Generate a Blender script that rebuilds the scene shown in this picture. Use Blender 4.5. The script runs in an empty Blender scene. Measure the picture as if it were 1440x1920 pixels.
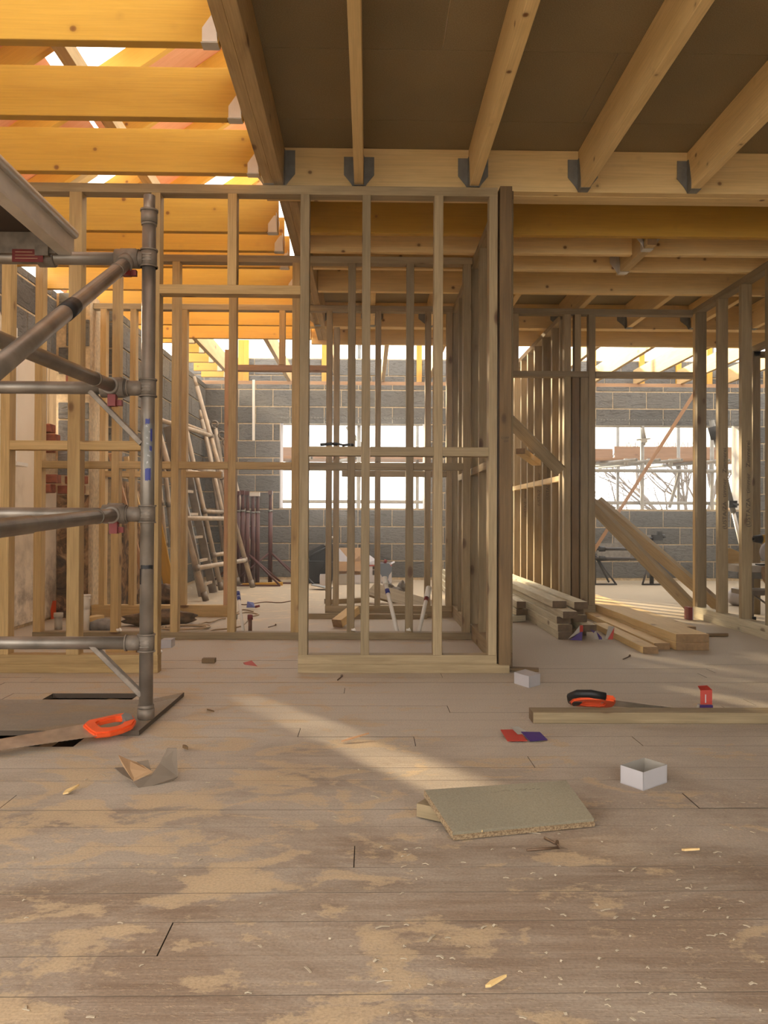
import bpy, bmesh, math, random
from mathutils import Vector, Matrix
random.seed(11)
scene = bpy.context.scene
col = scene.collection

# ------------------------------------------------------------------ camera
FPX = 1540.0
EYE = Vector((0, 0, 0.79))
YAW = math.atan(30 / FPX); PITCH = math.atan(15 / FPX); ROLL = 0.004
CAMM = (Matrix.Rotation(-YAW, 4, 'Z') @ Matrix.Rotation(math.pi / 2 + PITCH, 4, 'X') @ Matrix.Rotation(ROLL, 4, 'Z'))
cd = bpy.data.cameras.new('camera'); cam = bpy.data.objects.new('camera', cd); col.objects.link(cam)
cam.matrix_world = Matrix.Translation(EYE) @ CAMM
cd.sensor_fit = 'VERTICAL'; cd.sensor_height = 24.0; cd.sensor_width = 18.0
cd.lens = FPX / 1920 * 24.0; cd.clip_start = 0.05; cd.clip_end = 300
scene.camera = cam

# ------------------------------------------------------------------ world, sun, exposure
SKY_COL = (1.0, 0.965, 0.915); SKY_STR = 2.9
SUN_COL = (1.0, 0.80, 0.52); SUN_STR = 11.0
SUN_AZ = Vector((0.56, -0.83)); SUN_EL = math.radians(20.5)
w = bpy.data.worlds.new('sky'); scene.world = w; w.use_nodes = True
bg = w.node_tree.nodes['Background']; bg.inputs[0].default_value = (*SKY_COL, 1); bg.inputs[1].default_value = SKY_STR
sl = bpy.data.lights.new('sun', 'SUN'); so = bpy.data.objects.new('sun', sl); col.objects.link(so)
sl.energy = SUN_STR; sl.color = SUN_COL; sl.angle = math.radians(3.2)
_d = SUN_AZ.normalized() * math.cos(SUN_EL)
so.rotation_euler = Vector((_d.x, _d.y, -math.sin(SUN_EL))).to_track_quat('-Z', 'Y').to_euler()
so.location = (-6, 14, 9)
vs = scene.view_settings
vs.view_transform = 'Standard'; vs.look = 'None'; vs.gamma = 1.0; vs.use_curve_mapping = False; vs.exposure = 0.58
scene.cycles.max_bounces = 10; scene.cycles.diffuse_bounces = 7; scene.cycles.transparent_max_bounces = 8
scene.cycles.sample_clamp_indirect = 8.0

# ------------------------------------------------------------------ pixel helpers (1440 x 1920 frame)
def ray(px, py):
    return (CAMM @ Vector(((px - 720) / FPX, (960 - py) / FPX, -1.0))).xyz
def P(px, py, Y):
    d = ray(px, py); return EYE + d * ((Y - EYE.y) / d.y)
def FL(px, py, z=0.0):
    d = ray(px, py); return EYE + d * ((z - EYE.z) / d.z)
def PX(px, py, X):
    d = ray(px, py); return EYE + d * ((X - EYE.x) / d.x)
def xat(px, Y, py=975): return P(px, py, Y).x
def zat(py, Y, px=690): return P(px, py, Y).z

# ------------------------------------------------------------------ materials
class NT:
    def __init__(s, name):
        s.m = bpy.data.materials.new(name); s.m.use_nodes = True
        s.t = s.m.node_tree; s.b = s.t.nodes['Principled BSDF']
    def n(s, kind, **kw):
        nd = s.t.nodes.new(kind)
        for k, v in kw.items():
            if k.startswith('i_'):
                key = k[2:]; key = int(key) if key.isdigit() else key.replace('_', ' ')
                nd.inputs[key].default_value = v
            else: setattr(nd, k, v)
        return nd
    def l(s, a, b): s.t.links.new(a, b)
    def ramp(s, fac, stops, interp='LINEAR'):
        r = s.n('ShaderNodeValToRGB'); e = r.color_ramp.elements; r.color_ramp.interpolation = interp
        while len(e) < len(stops): e.new(0.5)
        for el, (p, c) in zip(e, stops):
            el.position = p; el.color = (*c, 1) if len(c) == 3 else c
        s.l(fac, r.inputs[0]); return r.outputs[0]
    def mix(s, fac, a, b, mode='MIX'):
        m = s.n('ShaderNodeMix', data_type='RGBA', blend_type=mode)
        for sock, v in ((m.inputs[0], fac), (m.inputs[6], a), (m.inputs[7], b)):
            if hasattr(v, 'links') or hasattr(v, 'is_linked'): s.l(v, sock)
            elif isinstance(v, (int, float)): sock.default_value = v
            else: sock.default_value = (*v, 1)
        return m.outputs[2]
    def math(s, op, a, b=0.0):
        m = s.n('ShaderNodeMath', operation=op)
        for sock, v in zip(m.inputs, (a, b)):
            if isinstance(v, (int, float)): sock.default_value = v
            else: s.l(v, sock)
        return m.outputs[0]
    def bump(s, h, strength=0.3, dist=0.01):
        b = s.n('ShaderNodeBump'); b.inputs['Strength'].default_value = strength; b.inputs['Distance'].default_value = dist
        s.l(h, b.inputs['Height']); s.l(b.outputs[0], s.b.inputs['Normal'])
def lin(r, g, b):
    f = lambda c: (c / 255 / 12.92) if c / 255 <= 0.04045 else ((c / 255 + 0.055) / 1.055) ** 2.4
    return (f(r), f(g), f(b))

def plain(name, c, rough=0.6, metal=0.0, var=0.10, scale=12.0):
    k = NT(name); tc = k.n('ShaderNodeTexCoord')
    nz = k.n('ShaderNodeTexNoise', i_Scale=scale, i_Detail=4.0)
    k.l(tc.outputs['Object'], nz.inputs['Vector'])
    lo = tuple(x * (1 - var) for x in c); hi = tuple(min(1, x * (1 + var)) for x in c)
    k.l(k.ramp(nz.outputs[0], [(0.3, lo), (0.7, hi)]), k.b.inputs['Base Color'])
    k.b.inputs['Roughness'].default_value = rough; k.b.inputs['Metallic'].default_value = metal
    return k.m

def wood(name, lightc, darkc, knotc, rough=0.65, grain=1.0, varamt=0.22, streak=9.0, knots=True, KS=(3.2, 6.5, 6.5), kz=1.0):
    """timber whose length is its local x axis"""
    k = NT(name); tc = k.n('ShaderNodeTexCoord'); oi = k.n('ShaderNodeObjectInfo')
    off = k.n('ShaderNodeVectorMath', operation='SCALE', i_Scale=1.0); off.inputs[0].default_value = (37.0, 19.0, 11.0)
    k.l(oi.outputs['Random'], off.inputs['Scale'])
    ad = k.n('ShaderNodeVectorMath', operation='ADD'); k.l(tc.outputs['Object'], ad.inputs[0]); k.l(off.outputs[0], ad.inputs[1])
    mp = k.n('ShaderNodeMapping'); mp.inputs['Scale'].default_value = (1.1, streak, streak); k.l(ad.outputs[0], mp.inputs[0])
    n1 = k.n('ShaderNodeTexNoise', i_Scale=2.6, i_Detail=5.0, i_Roughness=0.62, i_Distortion=0.6); k.l(mp.outputs[0], n1.inputs['Vector'])
    mp2 = k.n('ShaderNodeMapping'); mp2.inputs['Scale'].default_value = (2.5, 90, 90); k.l(ad.outputs[0], mp2.inputs[0])
    n2 = k.n('ShaderNodeTexNoise', i_Scale=1.6, i_Detail=2.0); k.l(mp2.outputs[0], n2.inputs['Vector'])
    c = k.ramp(n1.outputs[0], [(0.28, darkc), (0.50, tuple((a + b) / 2 for a, b in zip(lightc, darkc))), (0.72, lightc)])
    g = k.ramp(n2.outputs[0], [(0.3, (0.80, 0.78, 0.74)), (0.62, (1.06, 1.05, 1.03))])
    c = k.mix(grain * 0.8, c, g, 'MULTIPLY')
    rv = k.n('ShaderNodeMapRange'); rv.inputs['To Min'].default_value = 1 - varamt; rv.inputs['To Max'].default_value = 1 + varamt * 0.7
    k.l(oi.outputs['Random'], rv.inputs[0])
    hv = k.n('ShaderNodeHueSaturation'); k.l(c, hv.inputs['Color']); k.l(rv.outputs[0], hv.inputs['Value'])
    c = hv.outputs[0]
    if knots:
        mp3 = k.n('ShaderNodeMapping'); mp3.inputs['Scale'].default_value = KS; k.l(ad.outputs[0], mp3.inputs[0])
        nd = k.n('ShaderNodeTexNoise', i_Scale=9.0, i_Detail=2.0); k.l(ad.outputs[0], nd.inputs['Vector'])
        vo = k.n('ShaderNodeTexVoronoi', i_Scale=1.0, i_Randomness=1.0); k.l(mp3.outputs[0], vo.inputs['Vector'])
        dd = k.math('ADD', vo.outputs['Distance'], k.math('MULTIPLY', nd.outputs[0], 0.05))
        kf = k.ramp(dd, [(0.07 * kz, (1, 1, 1)), (0.125 * kz, (0.75, 0.75, 0.75)), (0.16 * kz, (0.15, 0.15, 0.15)), (0.27 * kz, (0, 0, 0))])
        c = k.mix(kf, c, knotc)
    k.l(c, k.b.inputs['Base Color']); k.b.inputs['Roughness'].default_value = rough
    k.b.inputs['Specular IOR Level'].default_value = 0.25
    k.bump(n2.outputs[0], 0.18, 0.003)
    return k.m

M = {}
M['stud'] = wood('treated_pine', (0.41, 0.315, 0.185), (0.265, 0.20, 0.112), (0.11, 0.055, 0.025))
M['stud_lit'] = wood('lit_studding', (0.60, 0.425, 0.20), (0.42, 0.28, 0.115), (0.14, 0.065, 0.025))  # same timber as stud, lighter: stronger light on the left painted in
M['post'] = wood('dark_treated_post', (0.24, 0.155, 0.075), (0.15, 0.095, 0.045), (0.07, 0.04, 0.02))
M['joist'] = wood('yellow_spruce', (0.67, 0.395, 0.064), (0.59, 0.33, 0.047), (0.23, 0.09, 0.02), varamt=0.08, grain=0.45, streak=6.0, KS=(7.0, 7.5, 7.5), kz=.8)
M['beam'] = wood('pale_spruce_beam', (0.92, 0.68, 0.34), (0.80, 0.57, 0.255), (0.22, 0.09, 0.03), varamt=0.12, grain=0.6, streak=6.0, KS=(7.0, 8.0, 8.0), kz=.8)
M['trimmer'] = wood('weathered_trimmer', (0.56, 0.40, 0.20), (0.38, 0.26, 0.12), (0.14, 0.07, 0.03), varamt=0.1, streak=5.0)
M['fresh'] = wood('fresh_sawn_pine', (0.72, 0.52, 0.25), (0.58, 0.39, 0.16), (0.25, 0.12, 0.04), varamt=0.1, grain=0.5)
M['greytimber'] = wood('grey_green_timber', (0.70, 0.63, 0.46), (0.55, 0.48, 0.33), (0.17, 0.11, 0.055), varamt=0.12)
M['shaving'] = plain('pale_shaving', (0.46, 0.385, 0.275), 0.8)
M['redwood'] = wood('pinkish_batten', (0.60, 0.36, 0.20), (0.48, 0.27, 0.14), (0.2, 0.08, 0.03))
M['scafboard'] = wood('scaffold_board', (0.55, 0.38, 0.24), (0.42, 0.28, 0.17), (0.2, 0.1, 0.05))
M['ply'] = wood('pink_plywood', (0.85, 0.46, 0.28), (0.75, 0.37, 0.20), (0.4, 0.15, 0.08), varamt=0.12, grain=0.3, knots=False)
M['greytimber_end'] = plain('treated_end_grain', (0.12, 0.078, 0.042), 0.85, 0, 0.3, 40)
M['fresh_end'] = plain('pine_end_grain', (0.25, 0.15, 0.07), 0.85, 0, 0.25, 40)
M['stud_end'] = plain('stud_end_grain', (0.16, 0.105, 0.055), 0.85, 0, 0.3, 40)
M['galv'] = plain('galvanised_steel', (0.23, 0.225, 0.205), 0.55, 0.4, 0.2, 25)
M['alu'] = plain('dusty_aluminium', (0.27, 0.235, 0.195), 0.42, 0.6, 0.3, 9)
M['alu_light'] = plain('pale_aluminium', (0.62, 0.58, 0.52), 0.4, 0.45, 0.12, 9)
M['casting'] = plain('cast_aluminium', (0.23, 0.19, 0.15), 0.6, 0.4, 0.25, 30)
M['alu_beige'] = plain('dust_caked_tube', (0.42, 0.34, 0.25), 0.6, 0.15, 0.3, 8)
M['redplastic'] = plain('dark_red_plastic', (0.17, 0.014, 0.01), 0.5)
M['darksteel'] = plain('dark_steel', (0.05, 0.045, 0.045), 0.5, 0.2, 0.3, 14)
M['black'] = plain('black_plastic', (0.012, 0.011, 0.011), 0.55)
M['darkwood'] = plain('dark_deck_plywood', (0.05, 0.028, 0.014), 0.7)
M['maroon'] = plain('maroon_painted_steel', (0.085, 0.022, 0.018), 0.5, 0.0, 0.25, 14)
M['orange'] = plain('orange_plastic', (0.80, 0.10, 0.02), 0.4)
M['outtube'] = plain('weathered_scaffold_tube', (0.17, 0.17, 0.165), 0.6, 0.1, 0.2)
M['outboard'] = wood('weathered_scaffold_board', (0.24, 0.145, 0.09), (0.17, 0.10, 0.06), (0.1, 0.05, 0.03))
M['steel'] = plain('saw_steel', (0.52, 0.48, 0.42), 0.32, 0.85, 0.2, 18)
M['whitecard'] = plain('white_card', (0.50, 0.475, 0.48), 0.7, 0, 0.04)
M['greycard'] = plain('grey_card', (0.34, 0.31, 0.26), 0.8, 0, 0.08)
M['darkcard'] = plain('brown_grey_cardboard', (0.17, 0.13, 0.092), 0.8, 0, 0.12)
M['browncard'] = plain('brown_cardboard', (0.40, 0.25, 0.13), 0.8, 0, 0.08)
M['redcard'] = plain('red_print_card', (0.42, 0.04, 0.022), 0.55, 0, 0.05)
M['purplecard'] = plain('purple_print_card', (0.055, 0.022, 0.15), 0.55, 0, 0.05)
M['pvc'] = plain('white_pvc', (0.70, 0.63, 0.52), 0.45, 0, 0.04)
M['pvcgrey'] = plain('grey_pvc', (0.42, 0.38, 0.31), 0.5, 0, 0.05)
M['blue'] = plain('blue_tape', (0.03, 0.04, 0.22), 0.5)
M['copper'] = plain('brown_pipe', (0.16, 0.075, 0.04), 0.5, 0.3)
M['yellow'] = plain('yellow_tool_plastic', (0.62, 0.36, 0.03), 0.45)
M['cable'] = plain('beige_cable', (0.40, 0.29, 0.17), 0.6)
M['sacking'] = plain('brown_sacking', (0.13, 0.085, 0.045), 0.95, 0, 0.6, 22)
M['greysack'] = plain('grey_dust_sheet', (0.25, 0.23, 0.20), 0.9, 0, 0.3, 20)
M['nail'] = plain('rusty_nail', (0.16, 0.10, 0.06), 0.5, 0.5)
M['ink'] = plain('dark_ink', (0.045, 0.032, 0.024), 0.8, 0, 0.3, 40)
M['bark'] = plain('tree_bark', (0.14, 0.115, 0.095), 0.9, 0, 0.2)
M['white'] = plain('white_paint', (0.78, 0.74, 0.66), 0.5, 0, 0.03)
M['tin'] = plain('grey_corrugated_tin', (0.42, 0.42, 0.42), 0.5, 0.3, 0.1)
M['earth'] = plain('earth', (0.22, 0.19, 0.14), 0.95, 0, 0.3, 2)

def mk_block():
    k = NT('concrete_block'); tc = k.n('ShaderNodeTexCoord'); oi = k.n('ShaderNodeObjectInfo')
    off = k.n('ShaderNodeVectorMath', operation='SCALE'); off.inputs[0].default_value = (41.0, 23.0, 17.0); k.l(oi.outputs['Random'], off.inputs['Scale'])
    ad = k.n('ShaderNodeVectorMath', operation='ADD'); k.l(tc.outputs['Object'], ad.inputs[0]); k.l(off.outputs[0], ad.inputs[1])
    mp = k.n('ShaderNodeMapping'); mp.inputs['Scale'].default_value = (3.0, 3.0, 9.0); k.l(ad.outputs[0], mp.inputs[0])
    wv = k.n('ShaderNodeTexNoise', i_Scale=2.2, i_Detail=4.0, i_Distortion=2.2); k.l(mp.outputs[0], wv.inputs['Vector'])
    fn = k.n('ShaderNodeTexNoise', i_Scale=70.0, i_Detail=2.0); k.l(ad.outputs[0], fn.inputs['Vector'])
    c = k.ramp(wv.outputs[0], [(0.35, (0.085, 0.082, 0.076)), (0.5, (0.16, 0.155, 0.145)), (0.65, (0.122, 0.118, 0.110))])
    c = k.mix(0.5, c, k.ramp(fn.outputs[0], [(0.3, (0.7, 0.7, 0.7)), (0.7, (1.15, 1.15, 1.12))]), 'MULTIPLY')
    rv = k.n('ShaderNodeMapRange'); rv.inputs['To Min'].default_value = 0.78; rv.inputs['To Max'].default_value = 1.25; k.l(oi.outputs['Random'], rv.inputs[0])
    hv = k.n('ShaderNodeHueSaturation'); k.l(c, hv.inputs['Color']); k.l(rv.outputs[0], hv.inputs['Value'])
    k.l(hv.outputs[0], k.b.inputs['Base Color']); k.b.inputs['Roughness'].default_value = 0.95
    k.bump(wv.outputs[0], 0.8, 0.012); return k.m
M['block'] = mk_block()
M['mortar'] = plain('buff_mortar', (0.55, 0.43, 0.27), 0.95, 0, 0.25, 30)
M['brick'] = plain('red_brick', (0.26, 0.085, 0.045), 0.9, 0, 0.35, 25)

def mk_plaster():
    k = NT('old_cream_plaster'); g = k.n('ShaderNodeNewGeometry')
    n1 = k.n('ShaderNodeTexNoise', i_Scale=1.4, i_Detail=7.0, i_Roughness=0.65); k.l(g.outputs['Position'], n1.inputs['Vector'])
    n2 = k.n('ShaderNodeTexNoise', i_Scale=6.0, i_Detail=6.0, i_Roughness=0.7); k.l(g.outputs['Position'], n2.inputs['Vector'])
    c = k.ramp(n1.outputs[0], [(0.30, (0.56, 0.45, 0.32)), (0.48, (0.80, 0.69, 0.53)), (0.7, (0.86, 0.76, 0.61))])
    sp = k.n('ShaderNodeSeparateXYZ'); k.l(g.outputs['Position'], sp.inputs[0])
    low = k.n('ShaderNodeMapRange'); low.inputs['From Min'].default_value = 0.75; low.inputs['From Max'].default_value = 0.1; k.l(sp.outputs['Z'], low.inputs[0])
    st = k.math('MULTIPLY', low.outputs[0], k.ramp(n2.outputs[0], [(0.4, (0, 0, 0)), (0.62, (1, 1, 1))]))
    c = k.mix(st, c, (0.25, 0.20, 0.15))
    k.l(c, k.b.inputs['Base Color']); k.b.inputs['Roughness'].default_value = 0.9
    k.bump(n2.outputs[0], 0.25, 0.01); return k.m
M['plaster'] = mk_plaster()

def mk_rough():
    k = NT('stripped_rough_masonry'); g = k.n('ShaderNodeNewGeometry')
    n1 = k.n('ShaderNodeTexNoise', i_Scale=7.0, i_Detail=8.0, i_Roughness=0.7, i_Distortion=0.8); k.l(g.outputs['Position'], n1.inputs['Vector'])
    c = k.ramp(n1.outputs[0], [(0.36, (0.035, 0.028, 0.022)), (0.48, (0.14, 0.085, 0.045)), (0.56, (0.36, 0.22, 0.11)), (0.68, (0.50, 0.35, 0.20))])
    k.l(c, k.b.inputs['Base Color']); k.b.inputs['Roughness'].default_value = 0.95
    k.bump(n1.outputs[0], 1.0, 0.03); return k.m
M['rough'] = mk_rough()

def mk_chip(name, base, dark):
    k = NT(name); tc = k.n('ShaderNodeTexCoord'); oi = k.n('ShaderNodeObjectInfo')
    n1 = k.n('ShaderNodeTexNoise', i_Scale=220.0, i_Detail=2.0); k.l(tc.outputs['Object'], n1.inputs['Vector'])
    n2 = k.n('ShaderNodeTexNoise', i_Scale=2.0, i_Detail=3.0); k.l(tc.outputs['Object'], n2.inputs['Vector'])
    c = k.ramp(n1.outputs[0], [(0.35, dark), (0.65, base)])
    c = k.mix(0.5, c, k.ramp(n2.outputs[0], [(0.3, (0.8, 0.8, 0.8)), (0.7, (1.12, 1.1, 1.08))]), 'MULTIPLY')
    rv = k.n('ShaderNodeMapRange'); rv.inputs['To Min'].default_value = 0.88; rv.inputs['To Max'].default_value = 1.1; k.l(oi.outputs['Random'], rv.inputs[0])
    hv = k.n('ShaderNodeHueSaturation'); k.l(c, hv.inputs['Color']); k.l(rv.outputs[0], hv.inputs['Value'])
    k.l(hv.outputs[0], k.b.inputs['Base Color']); k.b.inputs['Roughness'].default_value = 0.85
    return k.m
M['chip'] = mk_chip('ceiling_chipboard', (0.33, 0.262, 0.150), (0.24, 0.186, 0.102))
M['chipfloor'] = mk_chip('greenish_chipboard', (0.30, 0.265, 0.185), (0.245, 0.212, 0.145))
M['chipedge'] = mk_chip('chipboard_cut_edge', (0.42, 0.31, 0.18), (0.16, 0.10, 0.05))

def mk_floor(name, lines):
    k = NT(name); g = k.n('ShaderNodeNewGeometry'); oi = k.n('ShaderNodeObjectInfo')
    pos = g.outputs['Position']
    def nz(scale, detail, sc=(1, 1, 1), rough=0.6, dist=0.0, off=None):
        mp = k.n('ShaderNodeMapping'); mp.inputs['Scale'].default_value = sc; k.l(pos, mp.inputs[0])
        if off is not None: k.l(off, mp.inputs['Location'])
        n = k.n('ShaderNodeTexNoise', i_Scale=scale, i_Detail=detail, i_Roughness=rough, i_Distortion=dist); k.l(mp.outputs[0], n.inputs['Vector'])
        return n.outputs[0]
    offv = k.n('ShaderNodeVectorMath', operation='SCALE'); offv.inputs[0].default_value = (31.0, 7.0, 0.0); k.l(oi.outputs['Random'], offv.inputs['Scale'])
    gr = nz(2.0, 6.0, (0.9, 16, 1), 0.65, 0.7, offv.outputs[0])
    fine = nz(2.0, 3.0, (3, 120, 1))
    c = k.ramp(gr, [(0.28, (0.210, 0.148, 0.102)), (0.5, (0.280, 0.208, 0.148)), (0.72, (0.350, 0.272, 0.202))])
    c = k.mix(0.35, c, k.ramp(fine, [(0.3, (0.82, 0.81, 0.79)), (0.65, (1.08, 1.07, 1.06))]), 'MULTIPLY')
    rv = k.n('ShaderNodeMapRange'); rv.inputs['To Min'].default_value = 0.90; rv.inputs['To Max'].default_value = 1.10; k.l(oi.outputs['Random'], rv.inputs[0])
    hv = k.n('ShaderNodeHueSaturation'); k.l(c, hv.inputs['Color']); k.l(rv.outputs[0], hv.inputs['Value']); c = hv.outputs[0]
    if lines:
        sp = k.n('ShaderNodeSeparateXYZ'); k.l(pos, sp.inputs[0])
        fr = k.math('FRACT', k.math('DIVIDE', sp.outputs['Y'], 0.125))
        ln = k.ramp(fr, [(0.0, (0.45, 0.45, 0.45)), (0.03, (1, 1, 1)), (0.97, (1, 1, 1)), (1.0, (0.45, 0.45, 0.45))])
        c = k.mix(0.8, c, ln, 'MULTIPLY')
    sp2 = k.n('ShaderNodeSeparateXYZ'); k.l(pos, sp2.inputs[0])
    # ground-in pale dust, streaked along the boards, thickened further in as painted light
    far = k.n('ShaderNodeMapRange'); far.inputs['From Min'].default_value = 1.6; far.inputs['From Max'].default_value = 4.4
    far.inputs['To Min'].default_value = 0.0; far.inputs['To Max'].default_value = 0.58; k.l(sp2.outputs['Y'], far.inputs[0])
    d1 = k.math('ADD', nz(1.3, 9.0, (0.8, 1.6, 1), 0.72, 0.5), far.outputs[0])
    dust = k.ramp(d1, [(0.46, (0, 0, 0)), (0.62, (0.5, 0.5, 0.5)), (0.85, (1, 1, 1))])
    deep = k.n('ShaderNodeMapRange'); deep.inputs['From Min'].default_value = 4.8; deep.inputs['From Max'].default_value = 7.0; k.l(sp2.outputs['Y'], deep.inputs[0])
    dcol = k.mix(deep.outputs[0], (0.56, 0.495, 0.405), (0.40, 0.325, 0.225))     # darker, yellower dust at the rear: shade painted against the strong light there
    c = k.mix(k.math('MULTIPLY', dust, 0.88), c, dcol)
    # loose sawdust drifts with ragged edges
    left = k.n('ShaderNodeMapRange'); left.inputs['From Min'].default_value = 1.0; left.inputs['From Max'].default_value = -0.7
    left.inputs['To Min'].default_value = -0.15; left.inputs['To Max'].default_value = -0.005; k.l(sp2.outputs['X'], left.inputs[0])
    near = k.n('ShaderNodeMapRange'); near.inputs['From Min'].default_value = 4.6; near.inputs['From Max'].default_value = 2.8
    near.inputs['To Min'].default_value = -0.09; near.inputs['To Max'].default_value = 0.0; k.l(sp2.outputs['Y'], near.inputs[0])
    big = nz(4.6, 3.0, (0.85, 1.15, 1), 0.5, 1.2)
    rag = nz(13.0, 10.0, (0.75, 1.3, 1), 0.82)
    s1 = k.math('ADD', k.math('ADD', big, k.math('MULTIPLY', k.math('SUBTRACT', rag, 0.5), 0.75)), k.math('ADD', left.outputs[0], near.outputs[0]))
    saw = k.ramp(s1, [(0.485, (0, 0, 0)), (0.515, (0.75, 0.75, 0.75)), (0.60, (1, 1, 1))])
    # crumbs of dust everywhere
    sca = k.ramp(nz(75.0, 3.0, (0.6, 1.4, 1), 0.7), [(0.56, (0, 0, 0)), (0.66, (1, 1, 1))])
    zone = k.ramp(nz(2.0, 4.0), [(0.4, (0.1, 0.1, 0.1)), (0.65, (1, 1, 1))])
    saw = k.math('MAXIMUM', saw, k.math('MULTIPLY', k.math('MULTIPLY', sca, zone), 0.6))
    c = k.mix(k.math('MULTIPLY', saw, 0.80), c, (0.565, 0.425, 0.262))
    spk = k.ramp(nz(160.0, 2.0), [(0.32, (0.80, 0.80, 0.80)), (0.5, (1, 1, 1)), (0.68, (1.14, 1.13, 1.12))])
    c = k.mix(0.8, c, spk, 'MULTIPLY')
    # dark scuffs
    sc = k.ramp(nz(5.0, 6.0, (1, 2.5, 1), 0.7), [(0.66, (0, 0, 0)), (0.78, (1, 1, 1))])
    c = k.mix(k.math('MULTIPLY', sc, 0.5), c, (0.12, 0.09, 0.065))
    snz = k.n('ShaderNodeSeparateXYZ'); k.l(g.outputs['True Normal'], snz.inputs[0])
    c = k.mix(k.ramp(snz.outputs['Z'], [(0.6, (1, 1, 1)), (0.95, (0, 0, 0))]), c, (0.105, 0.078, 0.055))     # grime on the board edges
    k.l(c, k.b.inputs['Base Color']); k.b.inputs['Roughness'].default_value = 0.72
    k.b.inputs['Specular IOR Level'].default_value = 0.25
    k.bump(k.math('ADD', k.math('MULTIPLY', saw, 0.8), k.math('MULTIPLY', fine, 0.3)), 0.35, 0.006)
    return k.m
M['plank'] = mk_floor('floor_plank', False)
M['floorfar'] = mk_floor('floor_far_planks', True)

def mk_sheet():
    k = NT('translucent_white_sheet')
    k.b.inputs['Base Color'].default_value = (0.85, 0.85, 0.83, 1); k.b.inputs['Roughness'].default_value = 0.8
    tr = k.n('ShaderNodeBsdfTranslucent'); tr.inputs[0].default_value = (0.95, 0.95, 0.93, 1)
    mx = k.n('ShaderNodeMixShader'); mx.inputs[0].default_value = 0.8
    k.l(k.b.outputs[0], mx.inputs[1]); k.l(tr.outputs[0], mx.inputs[2]); k.l(mx.outputs[0], k.t.nodes['Material Output'].inputs[0])
    return k.m
M['sheet'] = mk_sheet()

# ------------------------------------------------------------------ object helpers
WM = {}
def link(name, data, mat4, parent=None):
    o = bpy.data.objects.new(name, data); col.objects.link(o)
    if parent is not None:
        o.parent = parent; o.matrix_parent_inverse = WM[parent].inverted()
    o.matrix_basis = mat4; WM[o] = mat4.copy(); return o
def empty(name, loc):
    return link(name, None, Matrix.Translation(Vector(loc)))
def tag(o, label=None, cat=None, group=None, kind=None):
    if label: o['label'] = label
    if cat: o['category'] = cat
    if group: o['group'] = group
    if kind: o['kind'] = kind
    return o
def thing(name, loc, label, cat, group=None):
    return tag(empty(name, loc), label, cat, group)
def frame(a, b, up=(0, 0, 1)):
    a = Vector(a); b = Vector(b); x = (b - a).normalized(); up = Vector(up)
    if abs(x.dot(up)) > 0.98: up = Vector((0, 1, 0)) if abs(x.y) < 0.9 else Vector((1, 0, 0))
    y = up.cross(x).normalized(); z = x.cross(y)
    m = Matrix((x, y, z)).transposed().to_4x4(); m.translation = (a + b) / 2; return m
_cache = {}
def prism(L, W, H, mat, ch=0.002):
    key = (round(L, 3), round(W, 4), round(H, 4), mat, ch)
    if key in _cache: return _cache[key]
    y, z = W / 2, H / 2; c = min(ch, y * 0.4, z * 0.4)
    prof = [(-y + c, -z), (y - c, -z), (y, -z + c), (y, z - c), (y - c, z), (-y + c, z), (-y, z - c), (-y, -z + c)]
    v = [(-L / 2, *p) for p in prof] + [(L / 2, *p) for p in prof]
    f = [(i, (i + 1) % 8, 8 + (i + 1) % 8, 8 + i) for i in range(8)] + [tuple(range(7, -1, -1)), tuple(range(8, 16))]
    me = bpy.data.meshes.new('timber'); me.from_pydata(v, [], [tuple(reversed(q)) for q in f][:8] + f[8:])
    bm = bmesh.new(); bm.from_mesh(me); bmesh.ops.recalc_face_normals(bm, faces=bm.faces); bm.to_mesh(me); bm.free()
    me.materials.append(M[mat])
    if mat + '_end' in M:
        me.materials.append(M[mat + '_end'])
        for p in me.polygons:
            if abs(p.normal.x) > .9: p.material_index = 1
    _cache[key] = me; return me
def timber(name, a, b, W, H, mat, parent=None, up=(0, 0, 1), ch=.002):
    """W across (local y), H along 'up' (local z)"""
    L = (Vector(b) - Vector(a)).length
    return link(name, prism(L, W, H, mat, ch), frame(a, b, up), parent)
def mobj(name, bm, mat, parent=None, loc=None, smooth=False, mat4=None):
    bmesh.ops.recalc_face_normals(bm, faces=bm.faces)
    me = bpy.data.meshes.new(name); bm.to_mesh(me); bm.free()
    for m in (mat if isinstance(mat, (list, tuple)) else [mat]): me.materials.append(M[m])
    if smooth:
        for p in me.polygons: p.use_smooth = True
    m4 = mat4 if mat4 is not None else Matrix.Translation(Vector(loc or (0, 0, 0)))
    return link(name, me, m4, parent)
def bbox(bm, c, s, rot=None, mi=0):
    r = bmesh.ops.create_cube(bm, size=1.0)
    m = Matrix.Translation(Vector(c)) @ (rot if rot is not None else Matrix()) @ Matrix.Diagonal((*s, 1))
    bmesh.ops.transform(bm, matrix=m, verts=r['verts'])
    for v in r['verts']:
        for f in v.link_faces: f.material_index = mi
def box(name, lo, hi, mat, parent=None):
    lo = Vector(lo); hi = Vector(hi); bm = bmesh.new(); bbox(bm, (0, 0, 0), hi - lo)
    return mobj(name, bm, mat, parent, (lo + hi) / 2)
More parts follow.
